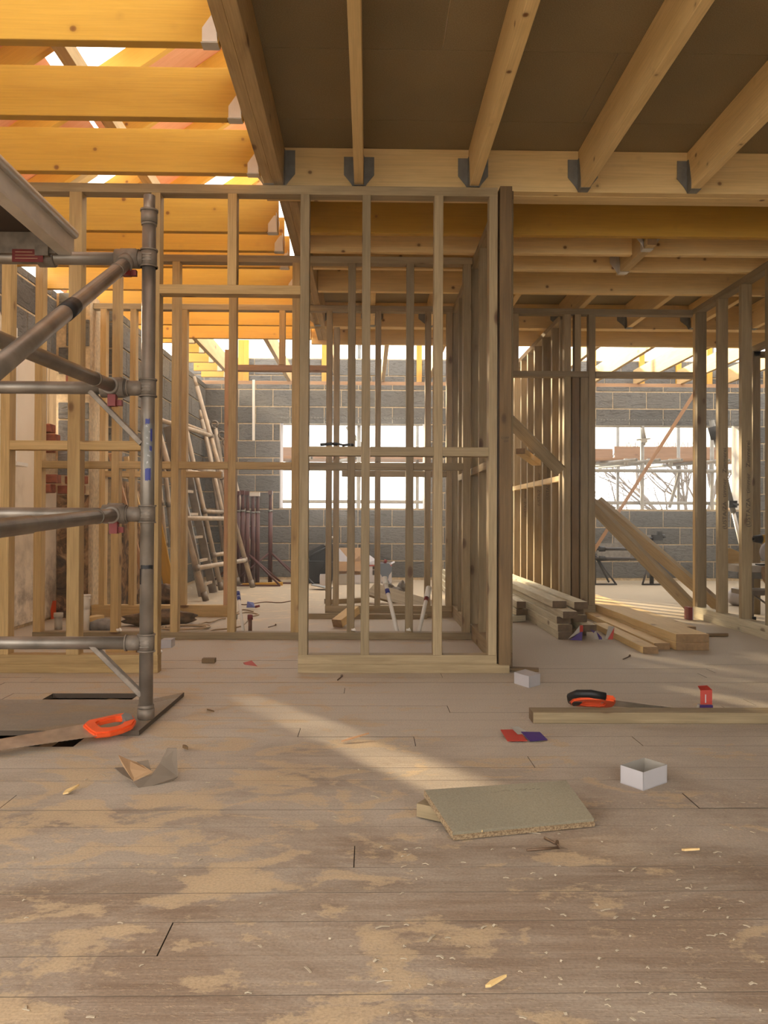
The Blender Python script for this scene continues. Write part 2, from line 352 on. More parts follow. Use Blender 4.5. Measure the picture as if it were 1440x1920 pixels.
def btube(bm, a, b, r, seg=14, r2=None, cap=True, mi=0):
    a = Vector(a); b = Vector(b); r2 = r if r2 is None else r2
    m = frame(a, b).to_3x3(); ra = []; rb = []
    for i in range(seg):
        t = 2 * math.pi * i / seg; o = m @ Vector((0, math.cos(t), math.sin(t)))
        ra.append(bm.verts.new(a + o * r)); rb.append(bm.verts.new(b + o * r2))
    for i in range(seg):
        f = bm.faces.new((ra[i], ra[(i + 1) % seg], rb[(i + 1) % seg], rb[i])); f.smooth = True; f.material_index = mi
    if cap:
        f = bm.faces.new(ra); f.material_index = mi; f = bm.faces.new(list(reversed(rb))); f.material_index = mi
def tube(name, a, b, r, mat, parent=None, seg=16, r2=None):
    a = Vector(a); b = Vector(b); c = (a + b) / 2; bm = bmesh.new(); btube(bm, a - c, b - c, r, seg, r2)
    return mobj(name, bm, mat, parent, c)
def bsweep(bm, pts, r, seg=8, mi=0, taper=None):
    pts = [Vector(p) for p in pts]; rings = []; n = len(pts)
    for i, p in enumerate(pts):
        t = (pts[min(i + 1, n - 1)] - pts[max(i - 1, 0)]).normalized()
        u = Vector((0, 0, 1)) if abs(t.z) < 0.9 else Vector((1, 0, 0))
        y = u.cross(t).normalized(); z = t.cross(y); rr = r if taper is None else r * (1 + (taper - 1) * i / (n - 1))
        rings.append([bm.verts.new(p + (y * math.cos(2 * math.pi * k / seg) + z * math.sin(2 * math.pi * k / seg)) * rr) for k in range(seg)])
    for a, b in zip(rings, rings[1:]):
        for k in range(seg):
            f = bm.faces.new((a[k], a[(k + 1) % seg], b[(k + 1) % seg], b[k])); f.smooth = True; f.material_index = mi
    bm.faces.new(rings[0]); bm.faces.new(list(reversed(rings[-1])))
def slab(bm, pts, n, th, mi=0):
    """a flat polygon given by 3-d points, thickened along n"""
    n = Vector(n).normalized() * th
    a = [bm.verts.new(Vector(p)) for p in pts]; b = [bm.verts.new(Vector(p) + n) for p in pts]
    k = len(a); fs = [bm.faces.new(a), bm.faces.new(list(reversed(b)))]
    for i in range(k): fs.append(bm.faces.new((a[i], b[i], b[(i + 1) % k], a[(i + 1) % k])))
    for f in fs: f.material_index = mi
def text(name, body, size, mat, m4, parent=None, ext=0.0006, mirror=False, sx=1.0):
    cu = bpy.data.curves.new('t', 'FONT'); cu.body = body; cu.size = size; cu.extrude = ext; cu.align_x = 'CENTER'; cu.align_y = 'CENTER'
    cu.resolution_u = 2
    ob = bpy.data.objects.new('t', cu); col.objects.link(ob)
    bpy.context.view_layer.update()
    me = bpy.data.meshes.new_from_object(ob.evaluated_get(bpy.context.evaluated_depsgraph_get()))
    bpy.data.objects.remove(ob)
    for v in me.vertices:
        v.co.x *= sx * (-1 if mirror else 1)
    me.materials.clear(); me.materials.append(M[mat])
    return link(name, me, m4, parent)

TS = 0.047        # timber thickness
TD = 0.075        # stud depth

# ================================================================== SETTING
# ------------------------------------------------------------------ floor
FX0, FX1 = -2.5, 6.0
FY0, FY1, PW = -1.5, 4.625, 0.125
def joined(name, boxes, mat, kind='structure', parent=None):
    bm = bmesh.new()
    for lo, hi in boxes: bbox(bm, [(a + b) / 2 for a, b in zip(lo, hi)], [b - a for a, b in zip(lo, hi)])
    o = mobj(name, bm, mat, parent)
    if kind and parent is None: o['kind'] = kind
    return o
floor = joined('floor', [((FX0 - .3, FY1, -.10), (FX1 + .3, 11.2, 0.0))], 'floorfar')
joined('floor_void', [((FX0 - .3, FY0 - .1, -.34), (FX1 + .3, FY1, -.30)), ((FX0 - .3, FY0 - .1, -.30), (FX0, FY1, -.002)), ((FX1, FY0 - .1, -.30), (FX1 + .3, FY1, -.002)),
    ((FX0, FY0 - .1, -.30), (FX1, FY0, -.002)), ((FX0, FY1 - .001, -.30), (FX1, FY1 + .05, -.10))], 'earth', parent=floor)
tag(floor, 'dusty floor boarded with old brown planks')
joined('ground', [((-40, -20, -.9), (60, 11.5, -.8)), ((-60, 11.5, -3.2), (80, 80, -3.0))], 'earth')
for xx in (-2.2, -1.75, -1.15, -.55, .05, .65, 1.25, 1.85, 2.45, 3.05):
    box('floor_joist', (xx - .025, -1.4, -.22), (xx + .025, FY1, -.024), 'post', floor)
holes = {}                    # row -> (x0, x1) left out
rows = int(round((FY1 - FY0) / PW))
random.seed(5)
def plank(x0, x1, y0):
    j = random.uniform(-.0007, .0005) + (.0015 if x0 > .85 and x0 < .95 else 0)
    timber('plank', (x0 + .0012, y0 + PW / 2, -.011 + j), (x1 - .0012, y0 + PW / 2, -.011 + j), PW - .0014, .022, 'plank', floor, ch=.0004)
ends = {}
for r in range(rows):
    y0 = FY0 + r * PW
    ym = y0 + PW / 2
    cuts = [FX0, random.uniform(-2.2, -1.2) if r % 3 else random.uniform(-.9, .6), random.uniform(1.5, 2.6), random.uniform(3.4, 4.8), FX1]
    if abs(ym - 2.31) < .06: cuts = [FX0, -1.0, .915, 3.9, FX1]
    if abs(ym - 2.94) < .06: cuts = [FX0, -1.3, .17, .97, 3.6, FX1]     # the short board behind the loose carton
    for a, b in zip(cuts, cuts[1:]):
        segs = [(a, b)]
        cut = None
        if 3.62 < ym < 3.76: cut = (-1.42, -1.03)
        if 2.86 < ym < 3.13: cut = (-2.1, -1.02)
        if cut:
            segs = []
            if a < cut[0]: segs.append((a, min(b, cut[0])))
            if b > cut[1]: segs.append((max(a, cut[1]), b))
        for s0, s1 in segs:
            if s1 - s0 > .05: plank(s0, s1, y0)

# ------------------------------------------------------------------ walls of blocks
YW = 10.83; ZW = 2.57
_blk = {}
def block_mesh(L, D, H, mat='block'):
    key = (round(L, 3), round(D, 3), round(H, 3), mat)
    if key not in _blk:
        bm = bmesh.new(); bbox(bm, (0, 0, 0), (L, D, H))
        bmesh.ops.bevel(bm, geom=bm.edges[:], offset=.004, segments=1, affect='EDGES')
        me = bpy.data.meshes.new('block'); bm.to_mesh(me); bm.free(); me.materials.append(M[mat]); _blk[key] = me
    return _blk[key]
def lay(parent, u0, u1, z0, z1, place, openings=(), L=.436, H=.211, J=.014, name='block', mat='block', D=.02, phase=0.0):
    """courses of blocks between u0..u1; place(u, z) -> matrix with local x along the wall and -y out of it"""
    k = 0; z = z0
    while z < z1 - .03:
        h = min(H, z1 - z)
        u = u0 - (phase + (L + J) / 2 * (k % 2))
        while u < u1 - .02:
            a, b = max(u, u0), min(u + L, u1)
            segs = [(a, b)]
            for (ox0, ox1, oz0, oz1) in openings:
                if z + h * .5 > oz0 and z + h * .5 < oz1:
                    ns = []
                    for (s0, s1) in segs:
                        if s1 <= ox0 or s0 >= ox1: ns.append((s0, s1)); continue
                        if s0 < ox0: ns.append((s0, ox0))
                        if s1 > ox1: ns.append((ox1, s1))
                    segs = ns
            for s0, s1 in segs:
                ln = round((s1 - s0) / .02) * .02
                if ln > .05: link(name, block_mesh(ln, D, h, mat), place((s0 + s1) / 2, z + h / 2), parent)
            u += L + J
        z += H + J; k += 1
W1 = (xat(524, YW), xat(797, YW), .945, 2.13)
W2 = (2.55, xat(1374, YW + .3), .945, 2.13)
def wall_with_openings(name, x0, x1, y0, y1, z0, z1, ops, mat):
    bxs = []; xs = [x0]
    for (a, b, c, d) in ops:
        bxs.append(((xs[-1], y0, z0), (a, y1, z1))); bxs.append(((a, y0, z0), (b, y1, c))); bxs.append(((a, y0, d), (b, y1, z1))); xs.append(b)
    bxs.append(((xs[-1], y0, z0), (x1, y1, z1)))
    return joined(name, bxs, mat)
wb = wall_with_openings('wall_back', -2.6, 6.2, YW, YW + .11, 0, ZW, [W1, W2], 'mortar')
tag(wb, 'grey concrete block rear wall with buff mortar joints')
lay(wb, -2.15, 6.0, .035, ZW, lambda u, z: Matrix.Translation((u, YW + .004, z)), [W1, W2])
# outer leaf, taller than the inner one
wo = wall_with_openings('wall_outer', -3.0, 6.6, YW + .21, YW + .31, 0, 2.96, [W1, W2], 'mortar')
tag(wo, 'outer block leaf standing above the rear wall plate')
lay(wo, -3.0, 6.6, 2.51, 2.97, lambda u, z: Matrix.Translation((u, YW + .208, z)), [], phase=.1)
for n, (a, b, c, d) in (('window_1', W1), ('window_2', W2)):
    e = tag(empty(n, ((a + b) / 2, YW, c)), 'unglazed window opening in the rear block wall', kind='structure')
    y0, y1 = YW - .004, YW + .31
    box('lintel', (a - .15, YW - .003, d), (b + .15, y1, d + .012), 'galv', e)
    box('soffit_strip', (a, YW + .03, d - .022), (b, y1, d - .001), 'white', e)
    box('reveal', (a, y0, c), (a + .012, y1, d - .022), 'whitecard', e)
    box('reveal', (b - .012, y0, c), (b, y1, d - .022), 'pvcgrey', e)
    box('sill', (a, y0, c - .012), (b, y1 + .02, c), 'mortar', e)
    bm = bmesh.new(); x = a + .02
    while x < b - .02:      # expanded-metal edge of the lintel
        bbox(bm, (x, YW - .006, d + .004), (.022, .004, .012)); x += .04
    mobj('mesh_strip', bm, 'galv', e)
# dark damp-proof blocks low down by window 2 and blockwork reveal columns to its right
for (px0, py0, px1, py1) in ((1152, 1003, 1220, 1018), (1120, 1019, 1182, 1046)):
    a = P(px0, py1, YW - .008); b = P(px1, py0, YW - .008)
    box('dark_block', (a.x, YW - .009, a.z), (b.x, YW + .01, b.z), 'black' if False else 'greysack', wb)

# left wall: old plastered part near, block part beyond
XL = -2.5; XB = -2.15; YB0 = 7.05
wl = joined('wall_left', [((XL - .1, 1.95, 0), (XL, 6.40, 2.6)), ((XL - .1, -1.5, 2.3), (XL, 1.95, 2.6)), ((XL - .1, 6.40, 0), (XL, 7.0, 1.36)), ((XL - .1, 6.40, 2.02), (XL, 7.0, 2.6)), ((XL, 6.62, 0), (XB - .085, YB0, 2.6)), ((XL - .1, 6.95, 0), (XB - .085, YB0, 2.6)), ((XB - .25, YB0, 0), (XB - .004, YW, ZW))], 'mortar')
tag(wl, 'left wall, old cream plaster giving way to grey blockwork')
# plaster coat with a ragged upper edge
bm = bmesh.new(); random.seed(3)
ys = [1.95 + i * .09 for i in range(53)]
tops = []
for y in ys:
    t = 2.13 + .07 * math.sin(y * 5.1) + .05 * math.sin(y * 13.7 + 1) + random.uniform(-.02, .02) - (.13 if 6.05 < y < 6.3 else 0)
    tops.append(t)
yend = 6.36
ys2 = [y for y in ys if y < yend]
va = [(bm.verts.new((XL + .018, y, .03)), bm.verts.new((XL + .018, y, tops[i])), bm.verts.new((XL, y, tops[i] + .02)), bm.verts.new((XL, y, .02))) for i, y in enumerate(ys2)]
for p, q in zip(va, va[1:]):
    bm.faces.new((p[0], q[0], q[1], p[1])); bm.faces.new((p[1], q[1], q[2], p[2])); bm.faces.new((p[3], q[3], q[0], p[0]))
bm.faces.new((va[-1][0], va[-1][3], va[-1][2], va[-1][1]))
mobj('plaster_coat', bm, 'plaster', wl)
box('opening_jamb', (XL - .1, 6.385, 1.36), (XL + .012, 6.40, 2.02), 'whitecard', wl); box('opening_lintel', (XL - .1, 6.39, 2.02), (XL + .014, 6.61, 2.07), 'white', wl)
box('plaster_patch', (XL, 6.37, .02), (XL + .015, 6.6, 1.0), 'plaster', wl)
RL = Matrix.Rotation(math.pi / 2, 4, 'Z')
lay(wl, 2.0, 6.6, 2.09, 2.6, lambda u, z: Matrix.Translation((XL - .003, u, z)) @ RL, D=.016)
lay(wl, YB0 + .02, YW, .035, ZW, lambda u, z: Matrix.Translation((XB, u, z)) @ RL, D=.018)
lay(wl, XB - .24, XB - .006, 1.13, ZW, lambda u, z: Matrix.Translation((u, YB0 - .004, z)), D=.018, L=.30, phase=.06)
# broken brick nib between them
random.seed(8)
zz = .9
joined('rough_masonry', [((XB - .02, 7.06, 0), (XB + .018, 8.05, 1.12)), ((XL + .02, 6.60, 0), (XB - .086, 6.625, .98))], 'rough', parent=wl)
lay(wl, XL + .02, XB - .088, 1.14, 1.72, lambda u, z: Matrix.Translation((u, 6.614, z)), D=.018, L=.30)
lay(wl, XL + .02, XB - .088, 1.95, 2.6, lambda u, z: Matrix.Translation((u, 6.614, z)), D=.018, L=.30, phase=.1)
lay(wl, XL + .02, XB - .088, 1.80, 1.94, lambda u, z: Matrix.Translation((u, 6.612, z)), D=.02, L=.102, H=.065, name='brick', mat='brick')
lay(wl, XL + .02, XB - .088, .99, 1.13, lambda u, z: Matrix.Translation((u, 6.612, z)), D=.02, L=.102, H=.065, name='brick', mat='brick')
for z0, n in ((1.02, 1), (1.095, 1), (1.33, 1), (1.405, 1), (1.48, 1)):
    for i in range(n):
        y0 = 6.33 + i * .05 + (z0 * 7 % .03)
        link('brick', block_mesh(.105, .16, .065, 'brick'), Matrix.Translation((XL + .02 + random.uniform(-.02, .03), y0, z0)) @ RL, wl)
# old window frame strip and sill on the plaster
e = wl
box('window_trim', (XL + .016, 5.70, 1.18), (XL + .045, 5.78, 2.12), 'white', wl)
box('window_board', (XL + .016, 5.66, 1.155), (XL + .10, 5.84, 1.18), 'white', wl)
# orange spray mark
bm = bmesh.new(); slab(bm, [(0, -.075, -.09), (0, .06, -.095), (0, .085, .02), (0, .07, .09), (0, -.05, .095), (0, -.09, .03)], (1, 0, 0), .001)
mobj('spray_mark', bm, 'orange', wl, PX(103, 1148, XL + .0185))
wr = joined('wall_right', [((6.0, -1.5, 0), (6.2, YW, 2.6))], 'block')
wf = joined('wall_front', [((2.6, -1.7, 0), (6.2, -1.5, 2.6))], 'plaster'); tag(wf, 'wall behind the camera with a wide opening at its left')
tag(wr, 'plain block wall on the far right side')

# ------------------------------------------------------------------ ceiling: joists, beams, deck
ZJ = 2.54; JH = .22; JT = .047
ceil = tag(empty('ceiling', (0, 4, ZJ)), 'open timber ceiling of joists, trimmers and chipboard decking', kind='structure')
XT = -.50     # trimmer line
def hanger(pos, d, wdt=.05, h=.17, mat='galv', parent=None, wing=.055):
    """joist hanger: pos = bottom centre of the joist end on the support face, d = direction from joist into the support"""
    d = Vector(d).normalized(); s = Vector((0, 0, 1)).cross(d).normalized(); up = Vector((0, 0, 1)); pos = Vector(pos)
    bm = bmesh.new(); t = .003
    for sg in (-1, 1):
        o = s * sg * (wdt / 2)
        q = [o + up * 0, o + s * sg * .018 + up * .03, o + s * sg * wing + up * .075, o + s * sg * wing + up * h, o + up * h]
        slab(bm, [p - d * .004 for p in q], -d, t)
        slab(bm, [o - d * .004, o - d * .06, o - d * .06 + up * .05, o - d * .025 + up * h, o - d * .004 + up * h], s * sg, t)
    slab(bm, [s * -(wdt / 2) - d * .004, s * (wdt / 2) - d * .004, s * (wdt / 2) - d * .065, s * -(wdt / 2) - d * .065], -up, t)
    return mobj('joist_hanger', bm, mat, parent, pos)
def joist(a, b, mat='joist', w=JT, h=JH, name='joist', z=ZJ):
    return timber(name, (a[0], a[1], z + h / 2), (b[0], b[1], z + h / 2), w, h, mat, ceil)
# left bay joists (across), hung on the trimmer
for y in (3.03, 3.60, 4.17, 5.02, 5.37, 5.72, 6.30, 6.87, 7.42, 7.97):
    j = joist((XL, y), (XT - .055, y))
    hanger((XT - .055, y, ZJ), (1, 0, 0), h=.10, parent=j, mat='alu_light')
# trimmer, two plies
for i, xx in enumerate((XT - .026, XT + .026)):
    timber('trimmer', (xx, -1.4, ZJ + JH / 2 - .004 * i), (xx, 4.33, ZJ + JH / 2 - .004 * i), .051, JH, 'trimmer', ceil)
for xx in (XT + .03, XT + .08):
    timber('trimmer', (xx, 4.52, ZJ + JH / 2), (xx, 8.0, ZJ + JH / 2), .049, JH, 'trimmer', ceil)
hanger((XT, 4.333, ZJ), (0, 1, 0), wdt=.105, h=.2, parent=ceil)
# main beam of three plies
for i in range(3):
    timber('beam_ply', (XT - .06, 4.365 + i * .058, ZJ + JH / 2 - .002 * (i % 2)), (6.0, 4.365 + i * .058, ZJ + JH / 2 - .002 * (i % 2)), .056, JH, 'beam', ceil)
# joists over the camera
for xx in (-.055, .55, 1.135, 1.72, 2.31, 2.9, 3.5, 4.1, 4.7, 5.3):
    j = timber('joist', (xx, -1.4, ZJ + JH / 2), (xx, 4.335, ZJ + JH / 2), JT, JH, 'beam', ceil)
    hanger((xx, 4.336, ZJ), (0, 1, 0), parent=j)
# cross joists beyond the beam on the right
for y in (5.02, 5.37, 5.72, 6.30):
    joist((XT + .11, y), (6.0, y), 'joist' if y < 5.2 else 'beam')
for y in (7.45, 7.50): timber('beam_ply', (XT - .06, y, ZJ + JH / 2), (6.0, y, ZJ + JH / 2), .048, JH, 'beam', ceil)
timber('joist', (XT - .06, 8.05, ZJ + JH / 2 - .03), (6.0, 8.05, ZJ + JH / 2 - .03), JT, JH, 'beam', ceil)
for xx in (-.46, .03, .55, 1.16, 1.75, 2.36, 2.94, 3.5, 4.1):
    j = timber('joist', (xx, 6.33, ZJ + JH / 2), (xx, 7.42, ZJ + JH / 2), JT, JH, 'beam', ceil)
    hanger((xx, 7.424, ZJ), (0, 1, 0), parent=j, wing=.075)
# the short trimming piece on the right
xs = xat(1190, 5.38)
j = timber('joist', (xs, 5.05, ZJ + JH / 2 - .035), (xs, 5.70, ZJ + JH / 2 - .035), .06, JH, 'fresh', ceil)
hanger((xs, 5.66, ZJ - .036), (0, 1, 0), wdt=.062, parent=j, mat='alu_light'); hanger((xs, 5.11, ZJ - .036), (0, -1, 0), wdt=.062, parent=j, mat='alu_light')
# rear open bay: joists running to the rear wall plate
timber('wall_plate', (-2.2, YW + .055, ZW + .024), (6.0, YW + .055, ZW + .024), .1, .048, 'redwood', ceil)
for xx in (-1.77, -1.05, -.42, .19, .79, 1.39, 1.98, 2.42, 3.0, 3.59, 4.18, 4.77, 5.36):
    timber('joist', (xx, 8.08, ZW + .05 + .1), (xx, YW + .16, ZW + .05 + .1), JT, .20, 'fresh', ceil)
for y in (8.55, 9.05, 9.6, 10.15, 10.6):
    j = timber('joist', (XB, y, ZW + .15), (-1.80, y, ZW + .15), JT, .20, 'joist', ceil)
    hanger((-1.80, y, ZW + .05), (1, 0, 0), parent=j, mat='alu_light')
for px in (450, 460, 560, 607, 785, 1112, 1203, 1272, 1330, 1412):
    xx = xat(px, YW + .17)
    timber('rim_upright', (xx, YW + .17, ZW + .05), (xx, YW + .17, ZW + .62), .07, .04, 'joist', ceil)
# chipboard deck panels
def deck(x0, x1, y0, y1):
    box('deck_panel', (x0 + .0015, y0 + .0015, ZJ + JH + .001), (x1 - .0015, y1 - .0015, ZJ + JH + .019), 'chip', ceil)
yj = [4.63, 4.03, 3.42, 2.82, 2.22, 1.62, 1.02, .42, -.18, -.78, -1.4]
for r, (yb, ya) in enumerate(zip(yj, yj[1:])):
    s = {1: 1.047, 2: .305, 3: 1.5, 0: 1.9}.get(r, (r * .9) % 2.0)
    xsx = [XT - .05] + [x for x in (s - 2.4, s, s + 2.4, s + 4.8) if XT + .2 < x < 5.9] + [6.05]
    for a, b in zip(xsx, xsx[1:]): deck(a, b, ya, yb)
yj = [8.08, 7.48, 6.88, 6.28, 5.68, 5.08, 4.635]
for r, (yb, ya) in enumerate(zip(yj, yj[1:])):
    s = (r * 1.1) % 2.0
    xsx = [XT + .0] + [x for x in (s, s + 2.4, s + 4.8) if XT + .2 < x < 5.9] + [6.05]
    for a, b in zip(xsx, xsx[1:]): deck(a, b, ya, yb)
# nail plate on the joist behind the front partition
bm = bmesh.new()
for i in range(5):
    for k in range(9):
        bbox(bm, ((i - 2) * .011, 0, (k - 4) * .0085 + (.004 if i % 2 else 0)), (.008, .002, .004))
bbox(bm, (0, .0015, 0), (.056, .001, .08))
p = P(538, 383, 4.995)
mobj('nail_plate', bm, 'alu_light', ceil, p)

# ------------------------------------------------------------------ pitched roof over the left bay
roof = tag(empty('roof', (-1, 5, 3)), 'unfinished pitched roof of rafters and pink boarding over the left bay', kind='structure')
PT = math.radians(35); RX0, RX1, RZ0 = -2.75, .9, 2.78
def rp(x, y, up=0.0): return (x - math.sin(PT) * up, y, RZ0 + (x - RX0) * math.tan(PT) + math.cos(PT) * up)
RAF = [-1.45, -.85, -.25, .35, .95, 1.55, 2.15, 2.75, 3.35, 3.95, 4.55, 5.15, 5.75, 6.35, 6.95, 7.55]
for y in RAF:
    timber('rafter', rp(RX0, y), rp(RX1, y), .05, .15, 'joist', roof, up=(-math.sin(PT), 0, math.cos(PT)))
timber('ridge_board', rp(RX1, -1.5), rp(RX1, 7.8), .04, .22, 'fresh', roof)
timber('purlin', rp(-1.75, -1.5, -.12), rp(-1.75, 7.8, -.12), .075, .1, 'trimmer', roof)
random.seed(21)
open_cells = {(5, 1), (7, 0), (8, 2), (9, 1), (4, 3), (6, 3), (10, 3), (8, 0), (2, 2), (10, 0), (5, 3), (0, 1), (1, 3)}
SL = (RX1 - RX0) / 4
for i, y in enumerate([1.85 + .6 * k for k in range(-5, 11)], -5):
    for q in range(4):
        if (i, q) in open_cells: continue
        a = rp(RX0 + q * SL + .01, y, .085); b = rp(RX0 + (q + 1) * SL - .01, y, .085)
        timber('roof_board', a, b, .585, .012, 'ply', roof, up=(-math.sin(PT), 0, math.cos(PT)))
for y, q in ((4.85, 1), (6.05, 0)):
    bm = bmesh.new(); a = Vector(rp(RX0 + q * SL + .3, y - .3, .16)); b = Vector(rp(RX0 + q * SL + .75, y - .3, .16))
    n = 14
    for k in range(n):
        y0 = .6 * k / n; y1 = .6 * (k + 1) / n; h0 = .012 * (k % 2); h1 = .012 * ((k + 1) % 2)
        bm.faces.new([bm.verts.new(v) for v in (a + Vector((0, y0, h0)), b + Vector((0, y0, h0)), b + Vector((0, y1, h1)), a + Vector((0, y1, h1)))])
    o = mobj('tin_sheet', bm, 'tin', roof)
    so_ = o.modifiers.new('s', 'SOLIDIFY'); so_.thickness = .001

# ================================================================== STUD PARTITIONS
Z0 = 2 * TS; ZT = 2.52
def stud_y(parent, px, Y, z0, z1, w=TS, d=TD, mat=None, name='stud'):
    """stud in a wall facing the camera; px at eye level, Y = front face"""
    mat = mat or ('stud_lit' if px < 560 else 'stud')
    x = xat(px, Y); return timber(name, (x, Y + d / 2, z0), (x, Y + d / 2, z1), w, d, mat, parent, up=(0, 1, 0))
def plate_x(parent, x0, x1, Y, z, d=TD, h=TS, mat=None, name='plate'):
    mat = mat or ('stud_lit' if x1 < -.25 else 'stud')
    return timber(name, (x0, Y + d / 2, z + h / 2), (x1, Y + d / 2, z + h / 2), d, h, mat, parent)
def stud_x(parent, X, y, z0, z1, w=TS, d=TD, mat='stud', name='stud'):
    """stud in a wall running into depth; X = left face, y = near face"""
    return timber(name, (X + d / 2, y + w / 2, z0), (X + d / 2, y + w / 2, z1), d, w, mat, parent, up=(0, 1, 0))
def plate_y(parent, X, y0, y1, z, d=TD, h=TS, mat='stud', name='plate'):
    return timber(name, (X + d / 2, y0, z + h / 2), (X + d / 2, y1, z + h / 2), d, h, mat, parent)
def stamp(parent_stud, pos, facing, s, size, up_dir=1, sx=1.0):
    """ink stamp reading up a stud; facing '-Y' or '-X'"""
    if facing == '-Y': m = Matrix(((0, -1, 0), (0, 0, -1), (1, 0, 0))).to_4x4()   # text x -> world z, text y -> -x, normal -> -y
    else: m = Matrix(((0, 0, -1), (0, 1, 0), (1, 0, 0))).to_4x4()
    ws = s.split(); z = -.27 * len(s) * size * sx
    for w_ in ws:
        L = .56 * len(w_) * size * sx; m2 = m.copy(); m2.translation = Vector(pos) + Vector((0, 0, z + L / 2)); z += L + .5 * size
        text('ink_stamp', w_, size, 'ink', m2, parent_stud, .0005, sx=sx)
HD = 2.0 - TS

# --- A: front partition with the door opening
YA = 4.24
A = thing('timber_studwork', (-.9, YA, 0), 'front timber stud partition with an open doorway, nearest the camera', 'studwork')
xa = xat(288, YA) + .025; xb = xat(569, YA) - .025; xc = xat(956, YA); xd = xat(932, YA)
for k in range(2):
    plate_x(A, XL + .02, xa, YA, k * TS, name='bottom_plate')
    plate_x(A, xb, xc if k == 0 else xd, YA, k * TS, name='bottom_plate')
plate_x(A, XL + .02, xd - .001, YA, ZT - TS, name='top_plate')
sA = {}
for px, wd in ((8, TS), (137, .064), (288, TS), (569, TS), (685, .044), (821, TS), (924, .044)):
    sA[px] = stud_y(A, px, YA, Z0, ZT - TS, w=wd)
stud_y(A, 432, YA, 2.0, ZT - TS)
plate_x(A, xat(296, YA), xat(561, YA), YA, HD, name='door_header')
post = timber('end_post', (xat(946.5, YA), YA + .03, TS), (xat(946.5, YA), YA + .03, ZT), .062, .1, 'post', A, up=(0, 1, 0))
zn = zat(838, YA) - TS / 2
for a, b in ((8, 137), (137, 288)):
    hb = {8: .0235, 137: .032, 288: .0235}
    plate_x(A, xat(a, YA) + hb[a], xat(b, YA) - hb[b], YA, zn, name='noggin')
zn = zat(846, YA) - TS / 2
for a, b in ((569, 685), (685, 821), (821, 924)):
    plate_x(A, xat(a, YA) + .0235, xat(b, YA) - .0235, YA, zn, name='noggin')
p = P(947, 824, YA - .0206)
text('ink_stamp', 'CORP\n  230', .016, 'ink', Matrix.Translation(p) @ Matrix.Rotation(math.pi / 2, 4, 'X'), post, .0003)

# --- B: second partition
YB = 5.43; ZB = 2.538
B = thing('timber_studwork', (-.8, YB, 0), 'second stud partition back, full run with single row of noggins', 'studwork')
plate_x(B, xat(62, YB), .687, YB, 0, name='bottom_plate'); plate_x(B, xat(62, YB), .687, YB, ZB - TS, name='top_plate')
pB = [70, 215, 327, 434, 553, 658, 768, 875]
for px in pB: stud_y(B, px, YB, TS, ZB - TS, w=.05)
zn = zat(874, YB) - TS / 2
for a, b in zip(pB, pB[1:]): plate_x(B, xat(a, YB) + .026, xat(b, YB) - .026, YB, zn, name='noggin')

# --- C: third partition
YC = 6.68; ZC = 2.538
C = thing('timber_studwork', (-.4, YC, 0), 'third stud partition with doorway, in front of the leaning ladder', 'studwork')
cl0, cl1, cr0, cr1 = XB - .08, xat(431, YC), xat(610, YC), .687
for k in range(2):
    plate_x(C, cl0, cl1, YC, k * TS, name='bottom_plate'); plate_x(C, cr0, cr1, YC, k * TS, name='bottom_plate')
plate_x(C, cl0, cr1, YC, ZC - TS, name='top_plate')
for px in (191, 247, 343, 616, 708, 802, 842): stud_y(C, px, YC, Z0, ZC - TS)
stud_y(C, 425, YC, Z0, 2.17, mat='redwood'); stud_y(C, 630, YC, Z0, 2.36); stud_y(C, 527, YC, 2.05, ZC - TS)
plate_x(C, xat(431, YC), xat(611, YC), YC, 2.0, name='door_header', mat='redwood')
for a, b, py in ((191, 247, 891), (247, 343, 891), (343, 420, 891), (635, 708, 888), (708, 802, 888), (802, 842, 888)):
    z = zat(py, YC) - TS / 2; plate_x(C, xat(a, YC) + .024, xat(b, YC) - .024, YC, z, name='noggin')

# --- D: return partition running back from the end post
XD = .69
D = thing('timber_studwork', (XD, 5.4, 0), 'return stud partition running back from the dark end post', 'studwork')
for k in range(2): plate_y(D, XD, YA + .085, 6.76, k * TS, name='bottom_plate')
plate_y(D, XD, YA + .085, 6.76, ZC - TS, name='top_plate')
ys = [4.326, 4.74, 5.10, 5.52, 5.88, 6.26]
sD = [stud_x(D, XD, y, Z0, ZC - TS) for y in ys]
sD.append(stud_x(D, XD, 6.765 - .05, Z0, ZC - TS))
for a, b in zip(ys, ys[1:]): plate_y(D, XD, a + TS, b, 1.09, name='noggin')
stamp(sD[1], (XD + .040, 4.739, 1.50), '-Y', '(USTA/Z   timmer  Zimmerei', .034, sx=1.25)

# --- E: partition with header over the two hallway openings
YE = 6.72; ZE = 2.538
E = thing('timber_studwork', (1.9, YE, 0), 'stud partition with doorway header right of the dark end post', 'studwork')
xe0, xe1 = XD + TD + .01, xat(1303, YE)
plate_x(E, xat(905, YE), xe1, YE, ZE - TS, name='top_plate')
plate_x(E, xat(905, YE), xat(1103, YE), YE, 1.975, name='door_header'); plate_x(E, xat(1117, YE), xe1 - .0, YE, 1.975, name='door_header')
for px in (966, 1083): stud_y(E, px, YE, 2.022, ZE - TS, w=.052)
stud_y(E, 1064, YE, Z0, 1.975, w=.055); stud_y(E, 1064, YE, 2.022, ZE - TS, w=.055)
stud_y(E, 1110, YE, Z0, ZE - TS, w=.054)
stud_y(E, 1079, YE + .02, Z0, 1.975, w=.06, mat='post'); stud_y(E, 1095.5, YE + .02, Z0, 1.975, w=.062, mat='stud')
for k in range(2): plate_x(E, xat(1057, YE), xat(1117, YE), YE, k * TS, name='bottom_plate')

